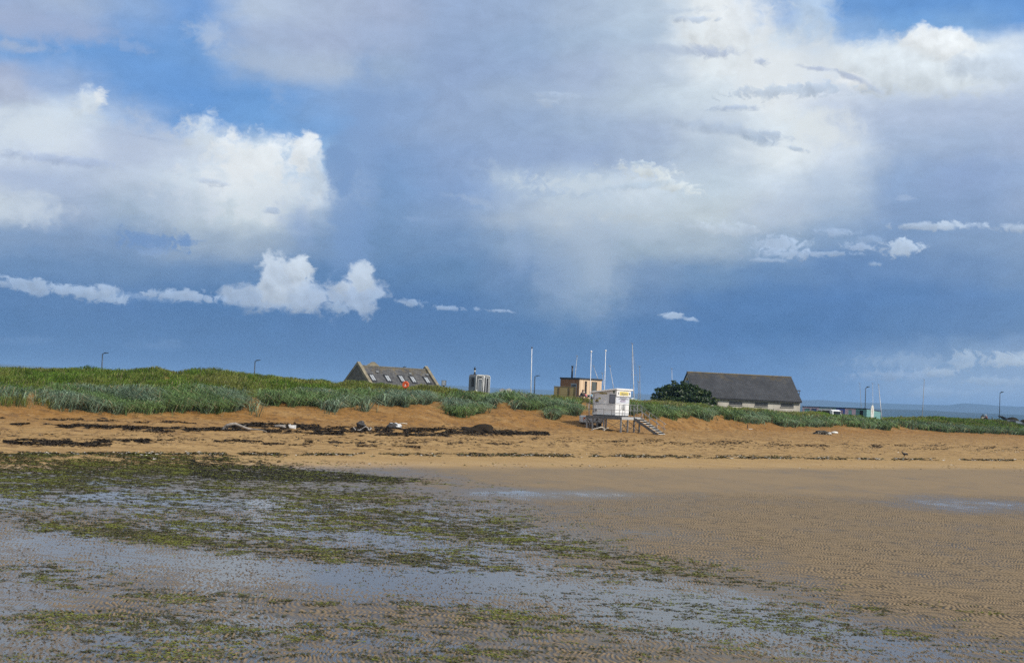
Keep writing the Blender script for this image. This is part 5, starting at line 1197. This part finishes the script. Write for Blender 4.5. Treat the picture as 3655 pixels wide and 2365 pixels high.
    m = MB(); m.prism([(0,.35),(Ln,.35),(Ln,.95),(Ln-.35,1.10),(Ln-1.2,1.22),(Ln-2.1,1.90),(.35,1.95),(.08,1.80),(0,1.2)], 'x', 0, W); m.build('body', wp, v, .05)
    m = MB(); m.prism([(Ln-1.45,1.24),(Ln-2.15,1.78),(2.0,1.80),(2.0,1.22)], 'x', -.012, -.002); m.build('side_window', GLASS, v)
    m = MB(); m.prism([(1.85,1.22),(1.85,1.80),(.55,1.80),(.45,1.22)], 'x', -.012, -.002); m.build('side_window', GLASS, v)
    m = MB(); m.box(.16, W-.16, -.012, -.002, 1.20, 1.76); m.build('rear_window', GLASS, v)
    for yy in (.85, Ln-.9):
        for xx in (.02, W-.2):
            m = MB(); m.tube([(xx,yy,.32),(xx+.18,yy,.32)], .32, 14); wo = m.build('wheel', mat('tyre', (.02,.02,.02), .8), v)
            m = MB(); m.tube([(xx-.004,yy,.32),(xx-.001,yy,.32)], .19, 12); m.build('rim', GALV, wo)
make_beach_huts()
# ------------------------------------------------------------------ poles, lamps, masts
def make_poles():
    lm = mat('lamp_post_blue', (.03,.05,.08), .5); first = None
    spec = [((367,1262),(363,1318),150,'street lamp standing alone behind the highest dune, farthest left of the lamps'),
            ((912,1288),(908,1336),165,'street lamp behind the dune crest left of the stone house'),
            ((1436,1312),(1433,1372),215,'street lamp behind the stone house, only its head over the ridge'),
            ((1911,1343),(1907,1402),170,'short dark street lamp beside the tallest white flagpole'),
            ((3093,1384),(3088,1455),228,'dark street lamp behind the row of painted beach huts among bare masts'),
            ((3572,1402),(3567,1497),250,'street lamp above the dark boulders and parked cars at the end of the dune')]
    for (top, foot, D, lab) in spec:
        a = at(*top, D); b = at(*foot, D); gz = min(b.z, land_z(np.array([b.x]), np.array([b.y]))[0]); H = a.z-gz
        if first is None:
            o = thing('street_lamp', lab, 'street lamp', (b.x, b.y, gz), 0, 'street lamps along the road behind the dunes')
            m = MB(); m.tube([(0,0,-.3),(0,0,H)], [.085,.06], 8); m.build('post', lm, o)
            m = MB(); m.tube([(0,0,H+.001),(.25,0,H+.06)], .04, 6); m.prism([(.18,H+.02),(.62,H+.10),(.62,H+.16),(.16,H+.15)], 'y', -.12, .12); m.build('lamp_head', lm, o)
            first = (o, H)
        else:
            o = copy_tree(first[0]); o.location = (b.x, b.y, gz); o['label'] = lab; o.scale = (1, 1, H/first[1])
    mm = mat('mast_alloy', (.42,.43,.45), .45, .3); md = mat('mast_dark', (.22,.21,.19), .5)
    masts = [((2060,1273),(2052,1346),(2047,1400),162,.05,'leaning pale mast behind the timber cabin beside its black flue',mm,0),
             ((2119,1309),(2134,1351),(2150,1395),162,.05,'mast leaning left behind the right end of the timber cabin',mm,0),
             ((2150,1335),(2156,1388),(2162,1440),146,.035,'thin mast leaning against the flagpole behind the hut roof',mm,0),
             ((2177,1309),(2190,1385),(2199,1440),146,.045,'mast leaning left above the peak of the lifeguard hut roof',mm,0),
             ((2257,1229),(2263,1434),(2264,1450),153,.075,'tall dinghy mast with spreaders and a boom just right of the lifeguard hut',mm,1),
             ((2283,1310),(2285,1433),(2286,1450),157,.05,'dark rigged mast right of the tall mast, by the covered dinghy',md,0),
             ((2280,1365),(2277,1433),(2276,1450),158,.035,'short dark mast crossing close to another mast right of the lifeguard hut',md,0),
             ((2398,1318),(2399,1370),(2401,1440),180,.05,'pale mast rising straight behind the sycamore bush',mm,0),
             ((3069,1370),(3074,1453),(3077,1490),215,.04,'thin dark mast left of the street lamp behind the beach huts',md,0),
             ((3115,1370),(3116,1480),(3116,1490),206,.04,'thin pale mast rising just behind the white standing board',mm,0),
             ((3136,1374),(3147,1490),(3147.5,1495),196,.075,'thick pale mast leaning left at the far corner of the end beach hut',mm,0),
             ((3299,1356),(3292,1487),(3292,1492),226,.07,'dark mast standing alone on the grass right of the beach huts',md,0)]
    for top, mid, foot, D, rad, lab, m_, kind in masts:
        a, b, c = at(*top, D), at(*mid, D), at(*foot, D); g = min(c.z, float(land_z(np.array([c.x]), np.array([c.y]))[0])+.3)
        base = Vector((c.x, c.y, g)); o = thing('dinghy_mast', lab, 'mast', base, 0, 'bare masts of the dinghy park')
        m = MB(); m.tube([(0,0,0), b-base, a-base], [rad*.78, rad*.78, rad*.52], 8); m.build('pole', m_, o)
        q = a-base; n = Vector((.18,0,.05))
        m = MB(); m.tube([q, q+Vector((-.16,0,.22))], .02, 5); m.tube([q, q+Vector((.05,0,.16))], .03, 5); m.build('masthead', md, o)
        if kind:
            s = (at(2264,1338,D)-base)
            m = MB(); m.tube([s-Vector((.38,0,-.05)), s+Vector((.24,0,0))], .02, 5); m.build('spreader', md, o)
            for sx_ in (-1, 1):      # shrouds out over the spreaders
                m = MB(); m.tube([q-Vector((0,0,.4)), s+Vector((sx_*.30,0,.02)), Vector((sx_*.55,.1,.3))], .011, 4); m.build('shroud', md, o)
            e = at(2246,1424,D)-base; f = at(2262,1421.5,D)-base; m = MB(); m.tube([e, f], .06, 8); m.build('boom', mat('white_pole', (.8,.8,.8)), o)
    # covered dinghy behind the grass right of the hut
    c = at(2288, 1434, 156.5); g = float(land_z(np.array([c.x]), np.array([c.y]))[0]); d = thing('covered_dinghy', 'dinghy under a pale blue-green cover, half hidden by grass between the hut and the bush', 'boat', (c.x, c.y, g), .1)
    zc = at(2284, 1419, 156.5).z-g
    m = MB(); L = 1.4
    for i in range(9):
        k = i/8; x = -L*.75+2*L*1.2*k; w = .65*math.sin(math.pi*(.18+.72*k)); 
        for j in range(7):
            th = math.pi*j/6; m.v.append((x, -w*math.cos(th), .35+.10*math.sin(th)+(zc-.45)*(1-k)**1.1*math.sin(th)))
    for i in range(8):
        for j in range(6): m.f.append((i*7+j, i*7+j+1, (i+1)*7+j+1, (i+1)*7+j)); m.sm.append(True)
    m.build('cover', mat('boat_cover', (.24,.36,.38), .6, 0, .12, 2), d)
    m = MB(); m.prism([(-1.1,.36),(1.9,.36),(1.5,.0),(-.9,.0)], 'y', -.5, .5); m.build('hull', mat('boat_hull', (.5,.5,.5), .4), d)
make_poles()
def make_lifebuoy():
    D = 120.0; c = at(1448, 1372.5, D); g = z_at(c.x, c.y); o = thing('lifebuoy_station', 'orange eight-sided lifebuoy housing on a post in the grass in front of the stone house', 'lifebuoy', (c.x, c.y, g), R(-12))
    zc = c.z-g; Rr = at(1461, 1372, D).x-c.x
    m = MB(); m.box(-.05,.05,.06,.16,-.4,zc+.1); m.build('post', mat('post_grey', (.15,.14,.12), .8), o)
    m = MB(); m.prism([(Rr*math.cos(math.pi*(2*i+1)/8)*.98, zc+Rr*1.03*math.sin(math.pi*(2*i+1)/8)) for i in range(8)], 'y', -.10, .058); h = m.build('housing', mat('rescue_orange', (.72,.12,.025), .4, 0, .06, 4), o, .03)
    m = MB(); n = 20; r0, r1 = Rr*.50, Rr*.88
    for i in range(n):
        for rr in (r0, r1):
            for y in (-.125,-.101): m.v.append((rr*math.cos(2*math.pi*i/n), y, zc+rr*math.sin(2*math.pi*i/n)))
    for i in range(n):
        a, b = i*4, ((i+1) % n)*4
        m.f += [(a,b,b+2,a+2),(a+1,a+3,b+3,b+1),(a,a+1,b+1,b),(a+2,b+2,b+3,a+3)]; m.sm += [False]*4
    m.build('ring', mat('rescue_orange_dark', (.66,.10,.022), .4), o)
    m = MB(); m.blob((0,-.115,zc-.02), (Rr*.15,.02,Rr*.17), 1, .0, 12, 8); m.box(-Rr*.24, Rr*.24, -.125, -.1011, zc-Rr*.42, zc-Rr*.24); m.build('pictogram', mat('picto_white', (.75,.72,.70), .5), o)
    a = at(1583, 1366, 175.0); b = at(1583, 1400, 175.0); g = min(b.z, z_at(b.x, b.y)); s = (at(1592,1366,175).x-at(1575,1366,175).x)
    o = thing('post_box_sign', 'grey framed box on a dark post at the right end of the stone house', 'sign', (b.x, b.y, g), 0)
    m = MB(); m.box(-.10,.10,-.05,.05,-.2,a.z-g+.3); m.build('post', mat('post_dark', (.03,.03,.035), .7), o)
    m = MB(); m.box(-s/2, s/2, -.16, -.051, a.z-g-.33, a.z-g+.33); h = m.build('frame', mat('box_frame', (.10,.11,.12), .5), o)
    m = MB(); m.box(-s/2+.08, s/2-.08, -.17, -.161, a.z-g-.27, a.z-g+.27); m.build('panel', mat('box_panel', (.30,.33,.37), .3, 0, .15, 5), h)
make_lifebuoy()

# ------------------------------------------------------------------ people
def skin(name, joints, edges, m, parent, sub=1):
    """joints: name -> (x, y, z, radius); one continuous skinned surface"""
    names = list(joints); ix = {k: i for i, k in enumerate(names)}
    me = bpy.data.meshes.new(name); me.from_pydata([joints[k][:3] for k in names], [(ix[a], ix[b]) for a, b in edges], [])
    o = bpy.data.objects.new(name, me); COL.objects.link(o)
    o.modifiers.new('skin', 'SKIN'); s = o.modifiers.new('sub', 'SUBSURF'); s.levels = sub; s.render_levels = sub
    for i, k in enumerate(names):
        r = joints[k][3]; rr = r if isinstance(r, tuple) else (r, r)
        me.skin_vertices[0].data[i].radius = rr
    me.skin_vertices[0].data[0].use_root = True
    dg = bpy.context.evaluated_depsgraph_get(); nm = bpy.data.meshes.new_from_object(o.evaluated_get(dg))
    o.modifiers.clear(); o.data = nm; bpy.data.meshes.remove(me); nm.name = name
    nm.materials.clear(); nm.materials.append(m); nm.polygons.foreach_set('use_smooth', [True]*len(nm.polygons)); o.parent = parent; return o
def person(label, loc, rz, top, legs, hairc, hatc=None, lean=.25, long_hair=False, scale=1.0):
    """sitting on the grass, knees drawn up, forearms on the knees; x is the way the person faces"""
    t = thing('person', label, 'person', loc, rz); t.scale = (scale,)*3
    J = {'pelvis': (0,0,.12,.13), 'belly': (.05,0,.27,.12), 'chest': (.05+lean*.3,0,.46,(.13,.17)), 'neck': (.07+lean*.5,0,.60,.055), 'head': (.11+lean*.62,0,.70,.085), 'crown': (.11+lean*.62,0,.80,.085)}
    E = [('pelvis','belly'),('belly','chest'),('chest','neck'),('neck','head'),('head','crown')]
    for s, sd_ in ((1,'l'),(-1,'r')):
        J['hip'+sd_] = (.04,s*.10,.12,.10); J['knee'+sd_] = (.40,s*.14,.42,.065); J['ankle'+sd_] = (.66,s*.12,.07,.045); J['toe'+sd_] = (.84,s*.13,.04,.035)
        J['shoulder'+sd_] = (.05+lean*.36,s*.19,.52,.06); J['elbow'+sd_] = (.24+lean*.2,s*.24,.36,.045); J['wrist'+sd_] = (.44,s*.12,.46,.03); J['palm'+sd_] = (.50,s*.10,.46,(.018,.032))
        E += [('pelvis','hip'+sd_),('hip'+sd_,'knee'+sd_),('knee'+sd_,'ankle'+sd_),('ankle'+sd_,'toe'+sd_),('chest','shoulder'+sd_),('shoulder'+sd_,'elbow'+sd_),('elbow'+sd_,'wrist'+sd_),('wrist'+sd_,'palm'+sd_)]
        for f in range(5):
            y = s*(.10+.022*(f-2)); ln = (.05,.07,.08,.075,.06)[f]
            J['k%d%s' % (f, sd_)] = (.53 if f else .50, y+(s*-.02 if f == 0 else 0), .45, .010); J['f%d%s' % (f, sd_)] = (.53+ln*.8, y+(s*-.04 if f == 0 else 0), .42, .008)
            E += [('palm'+sd_, 'k%d%s' % (f, sd_)), ('k%d%s' % (f, sd_), 'f%d%s' % (f, sd_))]
    skin('body', J, E, mat('skin_tone', (.48,.29,.20), .55), t)
    Jt = {k: (*J[k][:3], (tuple(v+.018 for v in J[k][3]) if isinstance(J[k][3], tuple) else J[k][3]+.018)) for k in ('belly','chest','shoulderl','elbowl','wristl','shoulderr','elbowr','wristr')}
    Jt['belly'] = (.04,0,.20,.15)
    skin('jacket', Jt, [('belly','chest'),('chest','shoulderl'),('shoulderl','elbowl'),('elbowl','wristl'),('chest','shoulderr'),('shoulderr','elbowr'),('elbowr','wristr')], top, t)
    Jl = {k: (*J[k][:3], J[k][3]+.018) for k in ('pelvis','hipl','kneel','anklel','hipr','kneer','ankler')}
    skin('trousers', Jl, [('pelvis','hipl'),('hipl','kneel'),('kneel','anklel'),('pelvis','hipr'),('hipr','kneer'),('kneer','ankler')], legs, t)
    h = J['head']; m = MB(); m.blob((h[0]-.025, 0, h[2]+.07), (.105,.10,.10), 2, .04, 12, 8)
    if long_hair: m.blob((h[0]-.07, 0, h[2]-.08), (.06,.10,.17), 3, .06, 10, 8)
    m.build('hair', hairc, t)
    m = MB(); m.blob((h[0]+.10, 0, h[2]+.03), (.02,.014,.022), 1, 0, 8, 6); m.build('nose', mat('skin_tone', (.48,.29,.20)), t)
    for s in (-1,1):
        m = MB(); m.blob((h[0]+.085, s*.032, h[2]+.055), (.009,.012,.009), 1, 0, 8, 6); m.build('eye', mat('eye_dark', (.03,.02,.02), .3), t)
    if hatc:
        m = MB(); m.blob((h[0], 0, h[2]+.115), (.12,.115,.07), 1, 0, 12, 8); m.box(h[0]+.08, h[0]+.19, -.075, .075, h[2]+.085, h[2]+.10); m.build('hat', hatc, t)
    return t
def seat(px, py, D):
    p = at(px, py, D); return (p.x, p.y, p.z-.04)
def make_people():
    navy = mat('cloth_charcoal', (.045,.050,.055), .8, 0, .2, 8); jeans = mat('cloth_jeans', (.05,.055,.08), .8); red = mat('cloth_pink', (.62,.05,.13), .7); blue = mat('cloth_sky', (.16,.30,.42), .8); dark = mat('cloth_black', (.02,.02,.022), .8); mar = mat('cloth_maroon', (.20,.05,.05), .8)
    brown = mat('hair_brown', (.045,.018,.010), .7); fair = mat('hair_fair', (.25,.14,.07), .7); hat = mat('hat_white', (.75,.74,.70), .7)
    D = 146.0
    for nm, px, py, rz, a in (('dark haired person in a charcoal jacket sitting hunched on the grass by the timber cabin',2070,1418,-.15,(navy,jeans,brown,None,.32,True,1.0)),
                              ('person in a bright pink top and white hat reclining on the grass',2096,1421,math.pi-.2,(red,dark,fair,hat,.55,False,.8)),
                              ('person in a pale blue top sitting on the grass beside the hut corner flagpole',2113,1423,math.pi-.5,(blue,jeans,fair,None,.2,True,.95))):
        person(nm, seat(px, py, D), rz, a[0], a[1], a[2], a[3], a[4], a[5], a[6])
    person('person in maroon with a white cap sitting on the dune near the notice board', seat(3524,1497,233.0), math.pi+.2, mar, dark, brown, hat, .3, False, 1.0)
make_people()

# ------------------------------------------------------------------ far right: notice board, post, boulders, cars
def make_far_right():
    D = 236.0; c = at(3508, 1497, D); g = c.z-.15; w = at(3514.5,1490,D).x-at(3501.5,1490,D).x; h = at(3508,1483.5,D).z-g
    o = thing('notice_board', 'small dark framed board with a pale panel and a peaked top on the dune crest', 'sign', (c.x, c.y, g), 0)
    dk = mat('board_dark', (.035,.045,.045), .7)
    for s in (-1,1):
        m = MB(); m.box(s*w/2-.07, s*w/2+.07, -.07, .07, -.3, h-.12); m.build('post', dk, o)
    m = MB(); m.prism([(-w/2-.1,h-.119),(w/2+.1,h-.119),(w*.28,h+.08),(.09,h+.14),(.07,h+.30),(-.07,h+.30),(-.09,h+.14),(-w*.28,h+.08)], 'y', -.1, .1); m.build('hood', dk, o)
    m = MB(); m.box(-w/2+.09, w/2-.09, -.04, .04, .1, h-.14); m.build('panel', mat('panel_pale', (.36,.35,.28), .8, 0, .08, 3), o)
    a = at(3541.5, 1489, D); b = at(3541, 1499, D); o = tag(MB().tube([(0,0,-.2),(0,0,a.z-b.z+.1)], [.09,.07], 7).build('wooden_post', mat('post_green', (.05,.065,.045), .8), None, 0, (b.x,b.y,b.z)), 'short dark stub post on the dune crest right of the notice board', 'post')
    rock = mat('dark_boulder', (.030,.026,.013), .95, 0, .4, 1.1, .8, 5, col2=(.016,.015,.010), spec=.1)
    for nm, px0, px1, py0, py1, D, sd_ in (('long dark weedy boulder above the parked car roof',3587,3639,1486.5,1507,252,5),('steep dark boulder at the right edge of the picture',3636,3692,1492.5,1515,252,11)):
        a = at((px0+px1)/2, py1, D); wd = at(px1, py1, D).x-at(px0, py1, D).x; hh = at((px0+px1)/2, py0, D).z-a.z
        m = MB(); m.blob((0,0,0), (wd*.5,wd*.35,hh*.92), sd_, .10, 24, 14); m.blob((wd*.16,.1,-.1), (wd*.36,wd*.3,hh*.78), sd_+1, .14, 20, 12)
        tag(m.build('boulder', rock, None, 0, (a.x, a.y, a.z)), nm, 'boulder', 'dark boulders beyond the cars')
    def car(name, lab, px, pyroof, D, rz, paint, tail=False):
        c = at(px, pyroof, D); gz = c.z-1.48
        v = thing(name, lab, 'car', (c.x, c.y, gz), rz)
        W, Ln = 1.75, 4.3      # x along the car, nose at +x
        m = MB(); m.prism([(-2.1,.35),(2.1,.33),(2.15,.62),(1.95,.78),(1.0,.93),(.98,.94),(-2.05,.96),(-2.15,.7)], 'y', -W/2, W/2); m.build('body', paint, v, .05)
        m = MB(); m.prism([(-2.0,.961),(1.0,.941),(.25,1.42),(-.2,1.48),(-1.4,1.46),(-1.85,1.2)], 'y', -W/2+.10, W/2-.10); cb = m.build('cabin', paint, v, .03)
        m = MB(); m.prism([(-1.75,1.02),(-.55,1.0),(-.55,1.39),(-1.3,1.38)], 'y', -W/2+.085, -W/2+.098); m.build('side_window', GLASS, cb)
        m = MB(); m.prism([(-.45,1.0),(.75,.98),(.2,1.36),(-.45,1.40)], 'y', -W/2+.085, -W/2+.098); m.build('side_window', mat('glass_reflection', (.22,.27,.32), .1), cb)  # reflection painted into the front glass as a paler colour
        m = MB(); m.prism([(1.01,.98),(1.05,.98),(.33,1.40),(.29,1.40)], 'y', -W/2+.2, W/2-.2); m.build('windscreen', mat('glass_reflection', (.22,.27,.32), .1), cb)
        for x in (-1.3, 1.3):
            for y in (-W/2+.02, W/2-.2):
                m = MB(); m.tube([(x,y,.31),(x,y+.18,.31)], .31, 14); wo = m.build('wheel', mat('tyre', (.02,.02,.02), .8), v)
                m = MB(); m.tube([(x,y-.004,.31),(x,y-.001,.31)], .2, 12); m.build('rim', GALV, wo)
        for y in (-.6,.6):
            m = MB(); m.blob((2.10,y,.68), (.06,.14,.07), 1, 0, 8, 6); m.build('headlight', mat('lamp_clear', (.7,.7,.7), .2), v)
        if tail:
            m = MB(); m.prism([(-1.15,1.485),(-1.2,1.66),(-2.35,2.13),(-2.45,2.02),(-1.78,1.74),(-1.5,1.485)], 'y', -W/2+.12, W/2-.12); m.build('tailgate', mat('tailgate_black', (.012,.012,.014), .4), v)
        return v
    car('parked_car', 'dark grey hatchback parked on the grass below the dark boulders, cut by the picture edge', 3632, 1500, 240.0, R(-6), mat('car_grey', (.07,.075,.085), .3, .3))
    car('parked_car', 'black car with its tailgate raised, behind the grass by the last street lamp', 3614, 1498, 247.0, R(8), mat('car_black', (.012,.012,.014), .3), True)
make_far_right()

# ------------------------------------------------------------------ things washed up on the beach
def make_beach_things():
    drift = mat('driftwood_grey', (.30,.27,.24), .85, 0, .2, 5, .4, 20); pale = mat('driftwood_pale', (.60,.55,.46), .85, 0, .15, 5, .4, 20); dark = mat('drift_dark', (.035,.032,.030), .85, 0, .3, 4)
    def path(cs, ox, oy, k, D): return [at(ox+x*k, oy+y*k, D) for x, y in cs]
    def branch(lab, ox, oy, k, parts, mm, px, py, cat='driftwood', name='driftwood'):
        g = drop(px, py); D = g.y
        o = thing(name, lab, cat, (g.x, g.y, g.z), 0)
        for nm, cs, r in parts:
            P = [Vector(p)-g for p in path(cs, ox, oy, k, D)]
            for i, p in enumerate(P): p.y += .10*math.sin(i*1.7)
            m = MB(); m.tube(P, r if isinstance(r, list) else [r]*len(P), 7); m.build(nm, mm, o)
        return o
    k = 320/2380
    branch('long grey driftwood bough arched off the sand at its left end', 760, 1490, k, [('trunk', [(250,345),(300,270),(380,210),(480,175),(590,160),(680,205),(800,240),(920,285),(1040,310)], [.09,.10,.10,.09,.085,.085,.075,.07,.05]), ('branch', [(1040,312),(1180,318),(1330,335),(1440,378)], [.045,.04,.03,.02]), ('branch', [(590,160),(650,235)], [.03,.02]), ('branch', [(800,240),(840,205),(880,190)], [.03,.025,.015]), ('branch', [(340,290),(400,245)], [.055,.05]), ('branch', [(190,320),(240,345)], [.05,.04])], drift, 850, 1537)
    branch('flat grey driftwood plank lying in the black wrack left of the white crate', 760, 1490, k, [('plank', [(1640,225),(1760,225),(1880,240),(1935,262)], [.05,.08,.08,.05]), ('upper_edge', [(1620,200),(1760,195),(1940,208)], [.025,.03,.03])], drift, 1005, 1526)
    g = drop(1047, 1528); D = g.y; o = thing('plastic_crate', 'broken white plastic crate open on one side in the black wrack', 'crate', tuple(g), .1)
    w = (at(1059,1528,D)-at(1041,1528,D)).length; m = MB(); m.box(-w/2, w/2, -.2, .2, .0, .05); m.box(-w/2, w/2, .2001, .23, 0, .22); m.box(w/2-.03, w/2, -.2, .2, .0501, .20); m.box(-w/2, w/2, -.23, -.2001, 0, .10); m.build('tray', mat('plastic_white', (.74,.72,.70), .5), o)
    m = MB(); m.bar((-w/2,0,.03), (-w/2-.10,.0,.26), .04, .14); m.build('flap', mat('plastic_white', (.74,.72,.70)), o)
    k = 210/2380
    branch('thin pale twisting driftwood root curling over the black wrack', 1250, 1500, k, [('stem', [(180,330),(215,400),(250,425),(290,395),(390,385),(470,345),(560,280),(630,240),(700,290),(740,370),(780,395),(815,355),(800,320)], [.025,.03,.035,.03,.035,.035,.035,.035,.03,.035,.04,.045,.03]), ('branch', [(130,280),(180,320)], [.035,.03]), ('branch', [(800,280),(850,310),(880,350)], [.03,.03,.02])], mat('driftwood_silver', (.42,.39,.36), .85, 0, .15, 5), 1290, 1537)
    g = drop(1288, 1524); m = MB(); m.blob((0,0,.18), (.36,.26,.22), 8, .26, 16, 10, -.05); tag(m.build('tree_stump', mat('stump_black', (.045,.042,.042), .6, 0, .5, 6, .8, 12, col2=(.015,.014,.014)), None, 0, tuple(g)), 'lumpy black waterlogged stump behind the twisting driftwood root', 'stump')
    g = drop(1407, 1531); o = thing('wrapped_bale', 'black lump partly wrapped in torn white sheeting on the wrack line', 'bale', tuple(g), 0)
    m = MB(); m.blob((0,0,.20), (.46,.30,.24), 14, .18, 16, 10, -.05); m.build('bale', mat('stump_black', (.045,.042,.042)), o)
    m = MB(); m.blob((.30,-.08,.23), (.19,.21,.14), 21, .3, 12, 8); m.blob((-.18,-.02,.39), (.16,.18,.06), 23, .3, 12, 8); m.blob((.10,.05,.38), (.15,.17,.06), 25, .3, 12, 8); m.build('sheeting', mat('torn_sheet', (.68,.70,.72), .5, 0, .15, 6), o)
    g = drop(1710, 1540); m = MB(); m.blob((0,0,.1), (1.0,.5,.38), 31, .24, 20, 10, -.1); m.blob((.5,-.1,.12), (.5,.4,.30), 32, .3, 16, 10, -.1); m.blob((-.8,0,.05), (.6,.4,.2), 33, .3, 14, 8, -.1)
    tag(m.build('seaweed_heap', mat('heap_black', (.020,.016,.012), .95, 0, .5, 9, 1.0, 16, col2=(.034,.024,.014), spec=.1), None, 0, tuple(g)), 'highest heap of black seaweed toward the right end of the dark band', 'heap')
    k = 500/2026
    branch('bare white forked driftwood branch lying in front of the platform legs', 1950, 1200, k, [('stem', [(645,1360),(700,1335),(750,1325),(790,1312),(815,1315),(840,1335)], [.035,.045,.05,.055,.05,.04]), ('branch', [(833,1366),(850,1345),(880,1330),(898,1320)], [.05,.05,.045,.03])], pale, 2140, 1537)
    # right: debris pile with a white float, stub sign, small planks
    g = drop(2935, 1550); o = thing('debris_pile', 'tangled pile of sticks and rope on the sand with a white float to its right', 'debris', tuple(g), 0); rr = random.Random(5)
    m = MB(); m.blob((0,.1,.12), (.85,.4,.30), 5, .25, 16, 8, -.1); m.build('mound', mat('debris_dark', (.05,.045,.035), .9, 0, .4, 6), o)
    m = MB()
    for i in range(34):
        a = Vector((rr.uniform(-.85,.85), rr.uniform(-.4,.0), rr.uniform(.0,.35))); a.z *= 1-abs(a.x)*.7; b = a+Vector((rr.uniform(-.3,.3), rr.uniform(-.1,.1), rr.uniform(-.28,.12))); m.tube([a+Vector((0,-.15,.05)), b+Vector((0,-.2,.02))], rr.uniform(.012,.03), 5)
    m.build('sticks', mat('stick_pale', (.30,.27,.21), .9, 0, .3, 4), o)
    m = MB(); m.blob((.72,-.25,.14), (.22,.16,.13), 3, .1, 10, 8); m.build('scrap', mat('scrap_white', (.62,.62,.60), .5), o)
    g = drop(2979, 1547); m = MB(); m.blob((0,0,.11), (.40,.22,.15), 2, .03, 14, 8, -.02); tag(m.build('float', mat('float_white', (.75,.76,.72), .4), None, 0, tuple(g)), 'smooth white float half sunk in sand right of the debris pile', 'float')
    g = drop(2675, 1530); o = thing('stub_sign', 'short dark stake standing behind a white board lying flat on the sand', 'stake', tuple(g), 0)
    m = MB(); m.box(-.22,-.14,.1,.18,-.2,.50); m.build('stake', dark, o)
    m = MB(); m.box(-.28,.30,-.15,.1,.0,.05); m.build('board', mat('float_white', (.75,.76,.72)), o)
    for lab, px, py, L, mm, rz in (('small pale stick on the orange sand above the wrack, right of the wrapped bale',1440,1513,.55,pale,.1),('dark flat stick on bare sand above the wrack, left of the seaweed heap',1660,1526,.8,dark,0),('short dark stick above the left end of the long driftwood bough',370,1493,.5,dark,.1)):
        g = drop(px, py); m = MB(); m.tube([(-L/2,0,.03),(0,.02,.05),(L/2,.0,.03)], [.03,.045,.025], 6); o = m.build('stick', mm, None, 0, tuple(g)); o.rotation_euler = (0,0,rz); tag(o, lab, 'stick')
    # bird on the lower beach
    g = drop(3228, 1630); b = thing('crow', 'black crow standing on the lower beach near the tide line', 'bird', tuple(g), R(200))
    cb = mat('crow_black', (.010,.010,.012), .5)
    skin('body', {'rump': (-.14,0,.15,.035), 'belly': (-.02,0,.17,.065), 'breast': (.09,0,.20,.06), 'neck': (.14,0,.26,.036), 'head': (.17,0,.30,.036), 'bill': (.24,0,.295,.010), 'tail': (-.27,0,.12,.022), 'tl': (.0,.03,.10,.014), 'al': (.01,.03,.01,.008), 'tr': (.0,-.03,.10,.014), 'ar': (.01,-.03,.01,.008)},
         [('rump','belly'),('belly','breast'),('breast','neck'),('neck','head'),('head','bill'),('rump','tail'),('belly','tl'),('tl','al'),('belly','tr'),('tr','ar')], cb, b)
    for s in (-1,1):
        m = MB(); m.blob((-.06,s*.06,.19), (.14,.018,.05), 3, .05, 10, 6); m.build('wing', cb, b)
    b.scale = (1.25,)*3
make_beach_things()
